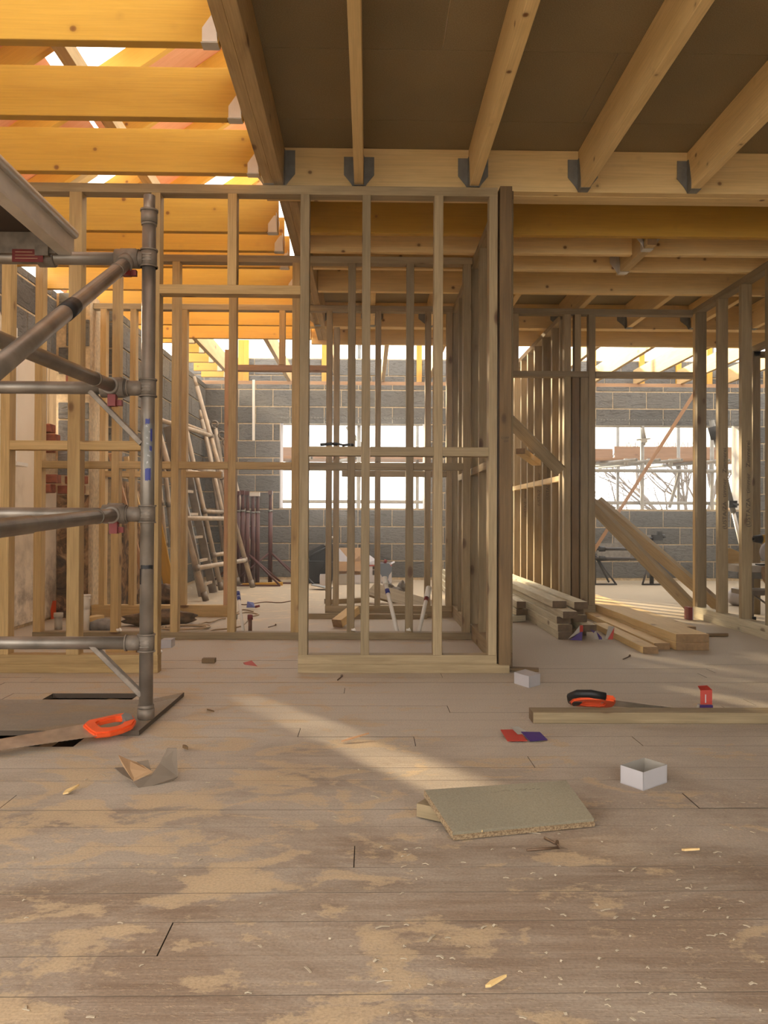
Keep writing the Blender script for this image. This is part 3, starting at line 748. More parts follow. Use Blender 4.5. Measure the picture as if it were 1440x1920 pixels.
# --- F: right-hand partition running towards the camera
XF = xat(1303, 6.66)
F = thing('timber_studwork', (XF, 5.0, 0), 'right-hand stud partition with ink-stamped studs and double bottom plate', 'studwork')
for k in range(2): plate_y(F, XF, 3.35, 6.70, k * TS, name='bottom_plate', mat='greytimber')
plate_y(F, XF, 3.35, 6.70, ZE - TS, name='top_plate')
yF = [6.61, 6.21, 5.82, 5.43, 5.03, 4.63, 4.23, 3.83, 3.45]
sF = [stud_x(F, XF, y, Z0, ZE - TS) for y in yF]
stud_x(F, XF, 6.66, Z0, ZE - TS, mat='fresh')
for k, (py0, py1) in ((1, (795, 1000)), (2, (775, 1000))):
    y = yF[k] - .001; zc = (zat(py0, y) + zat(py1, y)) / 2
    stamp(sF[k], (XF + .048, y, zc - .05), '-Y', '(USTA/ZA  timmer Zimmerei', .042, sx=1.15)

# --- G: partition behind the hallway opening
XG = 1.60
G = thing('timber_studwork', (XG, 8.3, 0), 'closely spaced stud partition seen edge-on behind the timber stack', 'studwork')
plate_y(G, XG, 6.82, 10.6, 0, name='bottom_plate'); plate_y(G, XG, 6.82, 10.6, ZE - TS - .02, name='top_plate')
yG = [6.825, 7.12, 7.49, 7.87, 8.21, 8.56, 8.96, 9.35, 9.75, 10.15]
sG = [stud_x(G, XG, y, TS, ZE - TS - .02, d=.085) for y in yG]
for a, b in zip(yG, yG[1:]): plate_y(G, XG, a + TS, b, 1.12, name='noggin', d=.06, mat='fresh')
for k in (2, 3, 5): stamp(sG[k], (XG + .045, yG[k] - .001, 1.25 - .05 * k), '-Y', '(USTA/Z  timmer', .036, sx=1.2)

# --- H: bit of another partition to the right
H_ = thing('timber_studwork', (3.2, 7.0, 0), 'lone stud and rail behind the stamped studs, far right', 'studwork')
stud_y(H_, 1419, 6.95, 0, 2.25, w=.066); stud_y(H_, 1480, 6.95, 0, 2.25)
timber('rail', (xat(1419, 6.95), 6.98, 2.27), (xat(1419, 6.95) + .02, 5.2, 2.27), .06, .047, 'stud', H_)
plate_x(H_, xat(1414, 6.95), xat(1500, 6.95), 6.95, 2.25 - TS - .001, name='top_plate')

# ================================================================== BRACES AND LOOSE TIMBERS IN THE FRAMES
def one(name, o, label, cat, group=None): return tag(o, label, cat, group)
o = timber('diagonal_brace', P(935, 768, 6.62), P(1052, 884, 6.66), .045, .095, 'stud', None, up=(0, -.35, 1)); tag(o, 'short sloping timber brace fixed across the hallway opening beside the end post', 'brace')
o = timber('timber_stub', P(976, 846, 6.5), P(1006, 868, 7.0), .075, .045, 'fresh'); tag(o, 'stub of pale timber poking out under the short sloping brace', 'offcut')
o = timber('floor_brace', P(1090, 925, 7.15), FL(1306, 1148, .03), .06, .095, 'stud', None, up=(0, -.5, 1)); tag(o, 'lower of two long timber braces sloping to the floor in the right doorway', 'brace')
o = timber('floor_brace', P(1120, 940, 7.45), FL(1352, 1140, .04), .06, .095, 'stud', None, up=(0, -.5, 1)); tag(o, 'upper of two long timber braces sloping to the floor in the right doorway', 'brace')
o = timber('leaning_batten', FL(1075, 1093, .02) , P(1312, 722, 9.6), .022, .04, 'redwood'); tag(o, 'thin orange batten leaning diagonally in front of the right window', 'batten')
o = timber('hanging_batten', P(475.5, 826, YW - .03), P(475.5, 712, YW - .03), .035, .012, 'white', None, up=(0, 1, 0)); tag(o, 'pale slim batten hanging down from the rear wall plate', 'batten')
# push-pull prop by the right window
t = thing('adjustable_prop', P(1388, 1010, 9.3), 'grey metal push-pull prop slanting behind the stamped studs', 'prop')
a, b = P(1334, 788, 9.3), P(1409, 1103, 9.3)
tube('outer_tube', a, a.lerp(b, .55), .03, 'galv', t); tube('inner_tube', a.lerp(b, .5), b, .022, 'alu_light', t)
c = a.lerp(b, .06); tube('top_clamp', c + Vector((-.02, 0, .04)), c + Vector((.02, 0, -.1)), .05, 'black', t)
c = a.lerp(b, .5); box('collar', c - Vector((.045, .04, .04)), c + Vector((.05, .04, .04)), 'black', t)
tube('handle', c + Vector((0, -.04, 0)), c + Vector((.12, -.05, -.01)), .012, 'black', t)

# ================================================================== SCAFFOLD TOWER
YS = 3.19; XS = xat(276, YS); R = .0262
T = thing('scaffold_tower', (XS, YS, .02), 'dusty aluminium scaffold tower frame standing on the chipboard sheet at left', 'scaffold')
ztop = zat(372, YS); zc = zat(415, YS)
st = tube('standard', (XS, YS, .045), (XS, YS, zc), R, 'alu', T, 24)
tube('spigot', (XS, YS, zc - .01), (XS, YS, ztop), R - .004, 'alu', st, 24)
bm = bmesh.new(); btube(bm, (0, 0, -.022), (0, 0, .022), R + .005, 24); btube(bm, (0, 0, .022), (0, 0, .030), R + .008, 24); btube(bm, (0, 0, -.032), (0, 0, -.022), R + .003, 24)
mobj('top_collar', bm, 'casting', st, (XS, YS, zc + .005))
bm = bmesh.new(); btube(bm, (0, 0, 0), (0, 0, .035), R + .006, 24); btube(bm, (0, 0, .035), (0, 0, .05), R + .004, 24); btube(bm, (0, 0, -.004), (0, 0, 0), R + .002, 24)
mobj('foot', bm, 'casting', st, (XS, YS, .0255))
XS2 = -2.18
tube('standard', (XS2, YS, .0225), (XS2, YS, ztop), R, 'alu', T, 16)
zr = [zat(490, YS), zat(731, YS), zat(966, YS), zat(1206, YS)]
for z in zr:
    r_ = tube('rung', (XS2, YS, z), (XS - .02, YS, z), R - .0015, 'alu', T, 20)
    bm = bmesh.new(); btube(bm, (0, 0, -.034), (0, 0, .034), R + .0045, 24)
    for zz in (-.034, .030): btube(bm, (0, 0, zz), (0, 0, zz + .006), R + .008, 24)
    btube(bm, (-.075, 0, 0), (-.02, 0, 0), R + .003, 20); btube(bm, (-.08, 0, 0), (-.074, 0, 0), R + .006, 20)
    for k in range(3): bbox(bm, (0, -R - .004, -.012 + .012 * k), (.036, .004, .003))
    mobj('cast_joint', bm, 'casting', r_, (XS, YS, z))
for (z0, px0, py0, py1) in ((zr[1], 170, 738, 832), (zr[3], 172, 1213, 1303)):
    a = P(px0, py0 - 4, YS - .004); b = P(266, py1, YS - .004)
    timber('strut', a, b, .02, .034, 'casting', T, up=(0, -1, 0))
def brace(a, b, zr_, label_part=None):
    a = Vector(a); b = Vector(b)
    br = tube('brace', a, b, R - .001, 'alu', T, 20)
    bm = bmesh.new(); h = Vector((a.x, YS, zr_)) - a
    btube(bm, (-.045, h.y, h.z), (.045, h.y, h.z), R + .011, 18); btube(bm, (0, 0, 0), h * .9, R + .006, 14)
    btube(bm, (-.03, h.y + .01, h.z + .028), (.03, h.y + .01, h.z + .028), .016, 10)
    mobj('brace_hook', bm, 'casting', br, a)
    bm = bmesh.new(); bbox(bm, (0, -.01, 0), (.03, .03, .045)); bbox(bm, (.022, 0, -.008), (.025, .022, .022))
    mobj('trigger', bm, 'redplastic', br, Vector((a.x + .005, YS - .015, zr_ - .052)))
    d = (b - a).normalized()
    c = a + d * .12; btm = bmesh.new(); btube(btm, -d * .006, d * .006, R + .0015, 20); mobj('crimp_ring', btm, 'casting', br, c)
    return br
b1a = P(232, 497, YS - .05); b1m = P(0, 686, 1.96); d1 = (b1m - b1a); b1b = b1a + d1 * 1.5
br1 = brace(b1a, b1b, zr[0])
c = b1a.lerp(b1m, .56); d = d1.normalized()
bm = bmesh.new(); btube(bm, -d * .05, d * .05, R + .0008, 20); lab = mobj('brace_label', bm, 'black', br1, c)
b2a = P(205, 722, YS - .05); b2m = P(0, 637, 2.42); brace(b2a, b2a + (b2m - b2a) * 2.4, zr[1])
b3a = P(208, 966, YS - .05); b3m = P(0, 990, 2.38); br3 = brace(b3a, b3a + (b3m - b3a) * 2.3, zr[2])
c = b3a.lerp(b3m, .78); d = (b3m - b3a).normalized()
bm = bmesh.new(); btube(bm, d * 0, d * .9, R + .0025, 20); mobj('sleeve', bm, 'alu', br3, c)
# near frame that the braces run to, beside the camera
for xx in (XS - .02, XS2): tube('standard', (xx, 1.28, .004), (xx, 1.28, 2.06), R, 'alu', T, 14)
for z in (.31, .81, 1.31, 1.79): tube('rung', (XS2, 1.28, z), (XS - .02, 1.28, z), R - .002, 'alu', T, 12)
# worn blue sticker and black tape on the standard
def wrap(name, z0, z1, a0, a1, mat, parent, rr=R + .0006, ragged=0):
    bm = bmesh.new(); n = 10; ra = []; rb = []
    for i in range(n + 1):
        t = math.radians(a0 + (a1 - a0) * i / n); c_, s_ = math.cos(t) * rr, math.sin(t) * rr
        ra.append(bm.verts.new((c_, s_, z0 + random.uniform(0, ragged)))); rb.append(bm.verts.new((c_, s_, z1 - random.uniform(0, ragged))))
    for i in range(n): f = bm.faces.new((ra[i], ra[i + 1], rb[i + 1], rb[i])); f.smooth = True
    return mobj(name, bm, mat, parent, (XS, YS, 0))
wrap('sticker', zat(905, YS), zat(795, YS), -105, -35, 'galv', st, ragged=.02)
for k_ in range(9):
    pz = 800 + 11 * k_; a_ = random.uniform(-92, -60)
    wrap('sticker_scrap', zat(pz + random.uniform(4, 9), YS), zat(pz, YS), a_, a_ + random.uniform(8, 24), 'whitecard', st, R + .001, .008)
for (p0, p1, a0, a1) in ((800, 788, -95, -60), (905, 880, -95, -50), (850, 838, -60, -40), (832, 806, -55, -38)):
    wrap('sticker_print', zat(p0, YS), zat(p1, YS), a0, a1, 'blue', st, R + .0012, .006)
wrap('black_tape', zat(1068, YS), zat(1060, YS), -130, -20, 'black', st, R + .001, .002)
wrap('black_tape', zat(1097, YS), zat(1066, YS), -150, -125, 'black', st, R + .001, .003)

# platform hooked on the top rung
XP = xat(128, YS, 480); zp0 = zr[0] + .005
PF = thing('scaffold_platform', (XP - .3, 2.3, zp0), 'scaffold platform with dark plywood deck and aluminium edge at upper left', 'platform')
def rail(x, name, mat):
    bm = bmesh.new(); L = 1.98; y0 = 1.26
    bbox(bm, (x, y0 + L / 2, zp0 + .050), (.028, L, .085)); bbox(bm, (x + .006, y0 + L / 2, zp0 + .006), (.05, L, .012))
    btube(bm, (x + .014, y0, zp0 + .105), (x + .014, y0 + L, zp0 + .105), .019, 14)
    bbox(bm, (x - .01, y0 + L / 2, zp0 + .098), (.03, L, .02))
    return mobj(name, bm, mat, PF)
rail(XP - .01, 'edge_rail', 'alu_light'); rail(XP - .62, 'edge_rail', 'alu_light')
box('deck_board', (XP - .61, 1.27, zp0 + .083), (XP - .02, 3.23, zp0 + .097), 'darkwood', PF)
er = box('end_rail', (XP - .61, 3.14, zp0 - .002), (XP - .03, 3.165, zp0 + .078), 'casting', PF)
a = P(23, 491, 3.139); b = P(81, 468, 3.139)
lb = box('red_label', (a.x, 3.136, a.z), (b.x, 3.1395, b.z), 'redplastic', er)
for k in range(3):
    box('label_line', (a.x + .012, 3.1352, a.z + .012 + .012 * k), (b.x - .02 - .01 * k, 3.1361, a.z + .0145 + .012 * k), 'scafboard', lb)
for xx in (XP - .08, XP - .5):
    bm = bmesh.new(); btube(bm, (-.03, 0, 0), (.03, 0, 0), R + .009, 14); bbox(bm, (0, -.03, .012), (.05, .06, .04)); mobj('hook', bm, 'casting', PF, (xx, YS, zr[0]))

# ================================================================== SHEETS AND TOOLS ON THE FLOOR
# chipboard sheet under the tower
bm = bmesh.new(); slab(bm, [(-2.35, 3.02, .0), (-.83, 3.015, .0), (-.815, 3.68, .0), (-.93, 3.53, .0), (-2.35, 3.53, 0)], (0, 0, 1), .018)
o = mobj('chipboard_sheet', bm, 'plank', None, (0, 0, .002)); tag(o, 'flat chipboard sheet under the scaffold tower leg, beside the floor openings', 'board')
o = timber('timber_offcut', FL(205, 1214, .025), FL(262, 1220, .025), .06, .045, 'fresh'); tag(o, 'short yellow timber offcut behind the scaffold tower leg, against the partition plate', 'offcut')

def ring_slab(bm, outer, inner, th, mi=0):
    n = len(outer); V = []
    for z in (-th / 2, th / 2):
        V.append([bm.verts.new((x, y, z)) for x, y in outer]); V.append([bm.verts.new((x, y, z)) for x, y in inner])
    o0, i0, o1, i1 = V
    for k in range(n):
        j = (k + 1) % n
        for q in ((o0[k], i0[k], i0[j], o0[j]), (o1[k], o1[j], i1[j], i1[k]), (o0[k], o0[j], o1[j], o1[k]), (i0[k], i1[k], i1[j], i0[j])):
            f = bm.faces.new(q); f.material_index = mi
def handsaw(heel, tip, label, roll=0.0, lift=0.0, grip='black', w0=.105, w1=.045, flip=1):
    heel = Vector(heel); tip = Vector(tip)
    m = frame(heel, tip) @ Matrix.Rotation(roll, 4, 'X'); L = (tip - heel).length; m.translation = heel
    t = thing('handsaw', heel, label, 'handsaw')
    bm = bmesh.new()
    pts = [(0, -.04 * flip, 0), (L, -.04 * flip, 0), (L, (-.04 + w1) * flip, 0)]
    nt = 40
    pts += [(L - (L - 0) * (k + .5 * (q)) / nt, ((-.04 + w1) + (w0 - w1) * (k / nt) + (.003 if q else 0)) * flip, 0) for k in range(nt) for q in (0, 1)]
    pts.append((0, (-.04 + w0) * flip, 0))
    slab(bm, pts, (0, 0, 1), .0016)
    mobj('blade', bm, 'steel', t, mat4=m.copy())
    # closed D-shaped handle
    oc = [(.03, -.045), (.055, -.02), (.05, .03), (.04, .062), (-.01, .072), (-.06, .066), (-.1, .05), (-.125, .02), (-.13, -.02), (-.118, -.05), (-.09, -.055), (-.03, -.05)]
    ic = [(-.005, -.022), (.008, -.012), (.01, .008), (.004, .026), (-.018, .034), (-.045, .034), (-.066, .027), (-.082, .012), (-.09, -.008), (-.085, -.022), (-.066, -.028), (-.034, -.026)]
    bm = bmesh.new(); ring_slab(bm, [(x, y * flip) for x, y in oc], [(x, y * flip) for x, y in ic], .024)
    bmesh.ops.recalc_face_normals(bm, faces=bm.faces)
    bmesh.ops.bevel(bm, geom=[e for e in bm.edges if e.calc_face_angle(0) > .9], offset=.006, segments=2, affect='EDGES')
    h = mobj('handle', bm, 'orange', t, mat4=m @ Matrix.Translation((0, 0, .002)))
    gi = [(x * .9 - .10, y * .5) for x, y in ((0, 0),)]
    bm = bmesh.new(); slab(bm, [(-.085, .02 * flip, 0), (-.118, .012 * flip, 0), (-.121, -.02 * flip, 0), (-.108, -.045 * flip, 0), (-.088, -.03 * flip, 0)], (0, 0, 1), .029)
    mobj('grip', bm, grip, h, mat4=m @ Matrix.Translation((0, 0, -.0125)))
    if grip == 'black':
        bm = bmesh.new(); bsweep(bm, [(.0, .062 * flip, .006), (-.06, .066 * flip, .012), (-.11, .045 * flip, .014), (-.128, 0, .014), (-.115, -.045 * flip, .01)], .017, 10); mobj('rubber_grip', bm, 'black', h, mat4=m.copy())
    return t
handsaw(FL(188, 1363, .042), FL(-190, 1432, .026), 'handsaw with orange handle lying over the floor opening at left', roll=-.24, grip='galv', flip=1)
handsaw(FL(1128, 1317, .034), FL(1262, 1328, .012), 'handsaw with orange and black handle lying behind the long timber', roll=-.5, grip='black', w0=.09, flip=-1)

# loose panel propped on a block
t = thing('chipboard_offcut', FL(850, 1573), 'small greenish chipboard panel propped up on a wood block', 'board')
fl_, fr_, bl_, br_ = FL(848, 1572, .004), FL(1112, 1546, .004), FL(795, 1492, .055), FL(1060, 1484, .035)
bl_.z, br_.z = .055, .05
n = (fr_ - fl_).cross(bl_ - fl_).normalized()
bm = bmesh.new(); slab(bm, [fl_, fr_, br_, bl_], n, .018); mobj('panel', bm, 'chipfloor', t)
ed = (fr_ - fl_).normalized(); out = ed.cross(n)
bm = bmesh.new(); slab(bm, [fl_ + out * .0005 + n * .001, fr_ + out * .0005 + n * .001, fr_ + out * .009 + n * .001, fl_ + out * .009 + n * .001], n, .009); mobj('tongue', bm, 'chipedge', t)
ol = (fl_ - bl_).normalized().cross(n)
bm = bmesh.new(); slab(bm, [fl_ + n * .0005, bl_ + n * .0005, bl_ + n * .0175, fl_ + n * .0175], ol if ol.dot(ed) < 0 else -ol, .0015); mobj('cut_edge', bm, 'chipedge', t)
random.seed(4)
bm = bmesh.new()
for k in range(26):
    s_ = .12 + .74 * k / 26; c = bl_.lerp(br_, s_ * .9) .lerp(fl_.lerp(fr_, s_ * .9), .17 + random.uniform(-.02, .02)) + n * .0182
    slab(bm, [c, c + ed * random.uniform(.004, .012), c + ed * .006 + Vector((0, random.uniform(.004, .012), 0))], n, .0003)
mobj('ink_print', bm, 'ink', t)
o = timber('wood_block', FL(790, 1514, .022), FL(836, 1524, .022), .05, .036, 'stud'); tag(o, 'wood block under the raised corner of the chipboard panel', 'block')

o = timber('timber_length', FL(1000, 1357, .0) + Vector((0, .045, .022)), FL(1000, 1357) + Vector((2.4, .02, .022)), .09, .043, 'stud'); tag(o, 'long treated timber lying across the floor at right', 'timber')

def carton(name, corner, vx, vy, h, label, up=True, tilt=0):
    """folded card tray: corner = near bottom corner, vx / vy edge vectors; up = open side upwards"""
    c = Vector(corner); vx = Vector((*vx, 0)); vy = Vector((*vy, 0)); bm = bmesh.new(); t = .0018; z = Vector((0, 0, h))
    base = Vector((0, 0, .001)) if up else Vector((0, 0, h - .002))
    slab(bm, [base, base + vx, base + vx + vy, base + vy], (0, 0, 1), .0015, 0)
    ux, uy = vx.normalized(), vy.normalized()
    for a, b, inn in ((Vector(), vx, uy), (vy, vx, -uy), (Vector(), vy, ux), (vx, vy, -ux)):
        slab(bm, [a, a + b, a + b + z, a + z], inn, t * .4, 0)
        slab(bm, [a + inn * t * .5 + Vector((0, 0, .003)), a + b + inn * t * .5 + Vector((0, 0, .003)), a + b + z + inn * t * .5, a + z + inn * t * .5], inn, t * .5, 1)
    o = mobj(name, bm, ['whitecard', 'greycard'], None, c); return tag(o, label, 'box')
n0 = FL(1206, 1483); l0 = FL(1163, 1468); r0 = FL(1251, 1467)
carton('card_box', n0, (r0 - n0).xy, (l0 - n0).xy, .054, 'open empty white card box in the right foreground')
n0 = FL(992, 1290); l0 = FL(957, 1279); r0 = FL(1013, 1284)
carton('card_box', n0, (r0 - n0).xy, (l0 - n0).xy * .8, .055, 'closed white card box by the foot of the dark end post', up=False)
n0 = FL(300, 1216); l0 = FL(286, 1214); r0 = FL(321, 1215)
carton('card_box', n0, (r0 - n0).xy, ((0, .1)), .05, 'small white card box behind the scaffold tower leg', up=False)

# torn sheet of cardboard
b0 = FL(265, 1472); t = thing('torn_cardboard', b0, 'torn piece of grey-brown cardboard standing crumpled in the left foreground', 'cardboard')
def card(name, pts, mat, parent, th=.003):
    P3 = [Vector(p) for p in pts]; nn = (P3[1] - P3[0]).cross(P3[2] - P3[0]); bm = bmesh.new(); slab(bm, P3, nn, th); return mobj(name, bm, mat, parent)
yc = b0.y
card('flap', [P(262, 1479, yc - .02), P(325, 1462, yc + .03), P(333, 1455, yc + .03), P(331, 1402, yc + .05), P(314, 1402, yc + .05), P(300, 1430, yc + .03), P(285, 1452, yc), P(250, 1466, yc - .03)], 'darkcard', t)
card('flap', [P(250, 1466, yc - .03), P(286, 1448, yc), P(262, 1432, yc + .07), P(240, 1425, yc + .07), P(222, 1417, yc + .07), P(232, 1440, yc + .03)], 'browncard', t)
card('flap', [P(250, 1466, yc - .03), P(232, 1440, yc + .03), P(214, 1441, yc + .01), P(230, 1455, yc - .02)], 'darkcard', t)
card('flap', [P(256, 1428, yc + .07), P(278, 1425, yc + .07), P(284, 1447, yc + .02)], 'darkcard', t)

# red and purple screw cartons
def flat_carton(px, py, label, rot=0.0, s=1.0):
    c = FL(px, py); t = thing('screw_carton', c, label, 'carton')
    def q(x, y, z): 
        v = Matrix.Rotation(rot, 3, 'Z') @ Vector((x * s, y * s, z * s)); return c + v
    card('red_panel', [q(-.075, -.03, .004), q(-.005, -.035, .006), q(-.02, .07, .02), q(-.085, .065, .02)], 'redcard', t, .002)
    card('purple_panel', [q(.005, -.03, .004), q(.07, -.02, .006), q(.055, .04, .018), q(-.015, .035, .02)], 'purplecard', t, .002)
    card('grey_lining', [q(-.03, .02, .016), q(.02, .03, .014), q(-.02, .075, .03), q(-.045, .068, .028)], 'greycard', t, .002)
    return t
flat_carton(988, 1388, 'flattened red and purple screw carton in front of the long timber', 0.0)
c0 = FL(1321, 1333); yb = c0.y
t = thing('screw_carton', c0, 'red screw carton standing upright behind the long timber at right', 'carton')
card('red_panel', [P(1313, 1321, yb), P(1335, 1321, yb), P(1335, 1293, yb + .01), P(1313, 1294, yb + .01)], 'redcard', t, .002)
card('red_flap', [P(1313, 1294, yb + .01), P(1335, 1293, yb + .01), P(1326, 1285, yb - .02), P(1308, 1286, yb - .02)], 'redcard', t, .002)
bm = bmesh.new(); bbox(bm, (0, 0, .0135), (.052, .03, .024)); mobj('purple_base', bm, 'purplecard', t, c0 + Vector((.005, .004, .0)))
card('grey_lining', [P(1305, 1331, yb), P(1312, 1331, yb - .01), P(1312, 1321, yb), P(1308, 1321, yb + .01)], 'greycard', t, .002)
card('print_line', [P(1322, 1318, yb - .002), P(1324, 1318, yb - .002), P(1324, 1297, yb + .008), P(1322, 1297, yb + .008)], 'whitecard', t, .0006)
c0 = FL(470, 1250); t = thing('red_card', c0, 'bent red card lying alone on the floor in the front doorway', 'card')
card('panel', [P(468, 1255, c0.y - .01), P(484, 1251, c0.y), P(472, 1239, c0.y + .1), P(456, 1243, c0.y + .09)], 'redcard', t, .002)
card('fold', [P(456, 1243, c0.y + .09), P(468, 1255, c0.y - .01), P(464, 1255, c0.y + .01)], 'redplastic', t, .002)
def tri_carton(pts, label, nm='screw_carton'):
    t = thing(nm, pts[0][1][0], label, 'carton')
    for nme, p3, mt in pts: card(nme, p3, mt, t, .003)
    return t
y5 = 5.35
tri_carton([('purple_panel', [P(1068, 1200, y5), P(1091, 1201, y5), P(1092, 1185, y5), P(1088, 1185, y5)], 'purplecard'),
            ('red_panel', [P(1087, 1185, y5), P(1093, 1185, y5), P(1093, 1173, y5 + .03), P(1087, 1173, y5 + .03)], 'redcard'),
            ('grey_lining', [P(1064, 1199, y5 + .01), P(1089, 1185, y5 + .01), P(1087, 1173, y5 + .03), P(1076, 1187, y5 + .02)], 'greycard')],
           'purple and red carton leaning against the end of the grey timber stack')
tri_carton([('purple_panel', [P(1122, 1199, y5), P(1129, 1199, y5), P(1127, 1193, y5), P(1123, 1195, y5)], 'purplecard'),
            ('grey_lining', [P(1115, 1199, y5), P(1123, 1199, y5 - .02), P(1118, 1183, y5 + .04), P(1114, 1186, y5 + .04)], 'greycard'),
            ('dark_edge', [P(1107, 1180, y5 + .05), P(1118, 1184, y5 + .05), P(1128, 1195, y5 + .02), P(1124, 1196, y5 + .02), P(1113, 1186, y5 + .05)], 'purplecard')],
           'small purple carton scrap between the timber stack and the yellow planks')
tri_carton([('grey_lining', [P(1134, 1199, y5), P(1141, 1198, y5), P(1152, 1175, y5 + .02), P(1141, 1174, y5 + .02)], 'greycard'),
            ('red_panel', [P(1139, 1199, y5 - .003), P(1149, 1199, y5 - .003), P(1152, 1176, y5 + .017)], 'redcard')],
           'red and grey carton end standing beside the yellow planks')
c0 = FL(1296, 1163); t = thing('screw_carton', c0, 'small dark red box standing against the end of the right bottom plate', 'box')
a = P(1291, 1161, c0.y); b = P(1298.5, 1139, c0.y)
box('red_body', (a.x, c0.y, .002), (b.x, c0.y + .09, b.z), 'redplastic', t); box('white_side', (b.x, c0.y + .002, .003), (b.x + .008, c0.y + .088, b.z - .004), 'whitecard', t)

# ================================================================== TIMBER STACKS
XL1 = FL(1045, 1198).x
lay5 = ['lowest', 'second', 'third', 'fourth', 'top']
nearL = [5.45, 5.46, 5.52, 5.40, 5.62]; nearR = [5.62, 5.46, 5.60, 5.66, 5.55]
offL = [0, 0, .006, .02, 0.0]; offR = [.02, .045, .018, .01, .012]
for k in range(5):
    z = .0245 + k * .0478
    o = timber('timber_length', (XL1 + .049 + offL[k], nearL[k], z), (XL1 + .049 + offL[k], 8.5, z), .096, .0465, 'greytimber')
    tag(o, f'{lay5[k]} grey timber in the left row of the long stack by the hallway', 'timber', 'grey timbers stacked by the hallway')
    o = timber('timber_length', (XL1 + .168 + offR[k], nearR[k], z), (XL1 + .168 + offR[k], 8.45 + .02 * k, z), .094, .0465, 'greytimber')
    tag(o, f'{lay5[k]} grey timber in the right row of the long stack by the hallway', 'timber', 'grey timbers stacked by the hallway')
# offcuts left of that stack
for (a, b, wd, h, lb_) in (((FL(965, 1160, .025)), (FL(993, 1158, .025)), .09, .045, 'lowest offcut block beside the grey timber stack'),
                       ((FL(945, 1130, .085)), (FL(993, 1148, .075)), .09, .045, 'tilted offcut lying on the lowest block beside the grey stack'),
                       ((FL(972, 1123, .13)), (FL(992, 1134, .14)), .07, .05, 'small square offcut on top of the blocks beside the grey stack'),
                       ((FL(935, 1153, .03)), (FL(965, 1150, .03)), .05, .045, 'dark little offcut under the tilted block by the grey stack')):
    a.x -= .06; b.x -= .06
    o = timber('timber_offcut', a, b, wd, h, 'greytimber'); tag(o, lb_, 'offcut')
# yellow planks
pa = FL(1262, 1220); pa.x += .018
for k in range(2):
    o = timber('plank', (pa.x + .102, pa.y, .026 + k * .05), (pa.x + .102, 7.9, .026 + k * .05), .203, .0485, 'fresh')
    tag(o, 'upper wide yellow plank of the pair on the floor' if k else 'lower wide yellow plank of the pair on the floor', 'plank')
o = timber('plank', (pa.x - .075, pa.y + .03, .021), (pa.x - .055, 6.69, .021), .095, .04, 'fresh'); tag(o, 'narrow yellow plank tight against the left of the wide pair', 'plank')
pb = FL(1205, 1226); o = timber('plank', (pb.x + .048, pb.y, .021), (pb.x + .068, pb.y + 1.15, .021), .092, .04, 'fresh'); tag(o, 'shortest narrow yellow plank, nearest the camera in the pile', 'plank')
o = timber('plank', (pa.x + .32, 5.72, .026), (pa.x + .32, 8.2, .026), .2, .05, 'fresh'); tag(o, 'wide yellow plank on the floor right of the stacked pair', 'plank')
o = timber('batten_offcut', FL(1326, 1190, .012), FL(1364, 1190, .012), .03, .02, 'post'); tag(o, 'thin dark batten offcut beside the right bottom plate', 'offcut')
o = timber('plank_offcut', FL(945, 1253, .01), FL(1010, 1256, .008), .05, .016, 'post'); tag(o, 'thin dark strip of wood behind the closed white box', 'offcut')
# low loose boards in the middle bay
o = timber('timber_offcut', FL(632, 1169, .035), FL(665, 1143, .115), .085, .06, 'fresh'); tag(o, 'square timber offcut sloping onto the doorway plate in the middle bay', 'offcut')
o = timber('timber_offcut', P(575, 1155, 6.58) , P(800, 1157, 6.58), .05, .045, 'stud'); tag(o, 'loose timber laid along the front of the third partition plate', 'timber')
o = timber('timber_offcut', FL(612, 1128, .024) , FL(688, 1124, .024), .09, .045, 'stud'); tag(o, 'loose timber lying behind the double jamb of the third partition', 'timber')
o = timber('sloping_board', P(694, 1105, 7.25), P(812, 1140, 7.05), .2, .022, 'stud', None, up=(.1, -.55, 1)); tag(o, 'pale board sloping down to the floor in the middle bay', 'board')
o = timber('sloping_board', P(700, 1105, 7.5), P(785, 1130, 7.5), .12, .03, 'greytimber', None, up=(.1, -.4, 1)); tag(o, 'grey board lying under the cloth in the middle bay', 'board')
o = timber('timber_offcut', FL(690, 1138, .04), FL(790, 1142, .04), .1, .07, 'post'); tag(o, 'dark thick offcut under the sloping board in the middle bay', 'offcut')
for k in range(4):
    o = timber('timber_length', (.93 + .01 * k, 7.4 + .05 * k, .026 + .05 * k), (.93 + .01 * k, 9.9, .026 + .05 * k), .18 - .02 * k, .047, 'greytimber')
    tag(o, f'{lay5[k]} timber in the pale low stack beyond the return partition', 'timber', 'pale timbers beyond the return partition')
o = timber('timber_offcut', P(455, 1098, 9.9), P(530, 1095, 9.9), .06, .05, 'joist'); tag(o, 'bright orange timber block in front of the maroon trestles', 'block')
o = timber('timber_offcut', FL(150, 1166, .04), FL(188, 1159, .04), .07, .05, 'fresh'); tag(o, 'pale timber offcut behind the white waste pipe', 'offcut')
o = timber('wood_chip', FL(380, 1238, .012), FL(404, 1238, .012), .05, .024, 'post'); tag(o, 'small brown wood chip on the floor of the front doorway', 'wood chip')

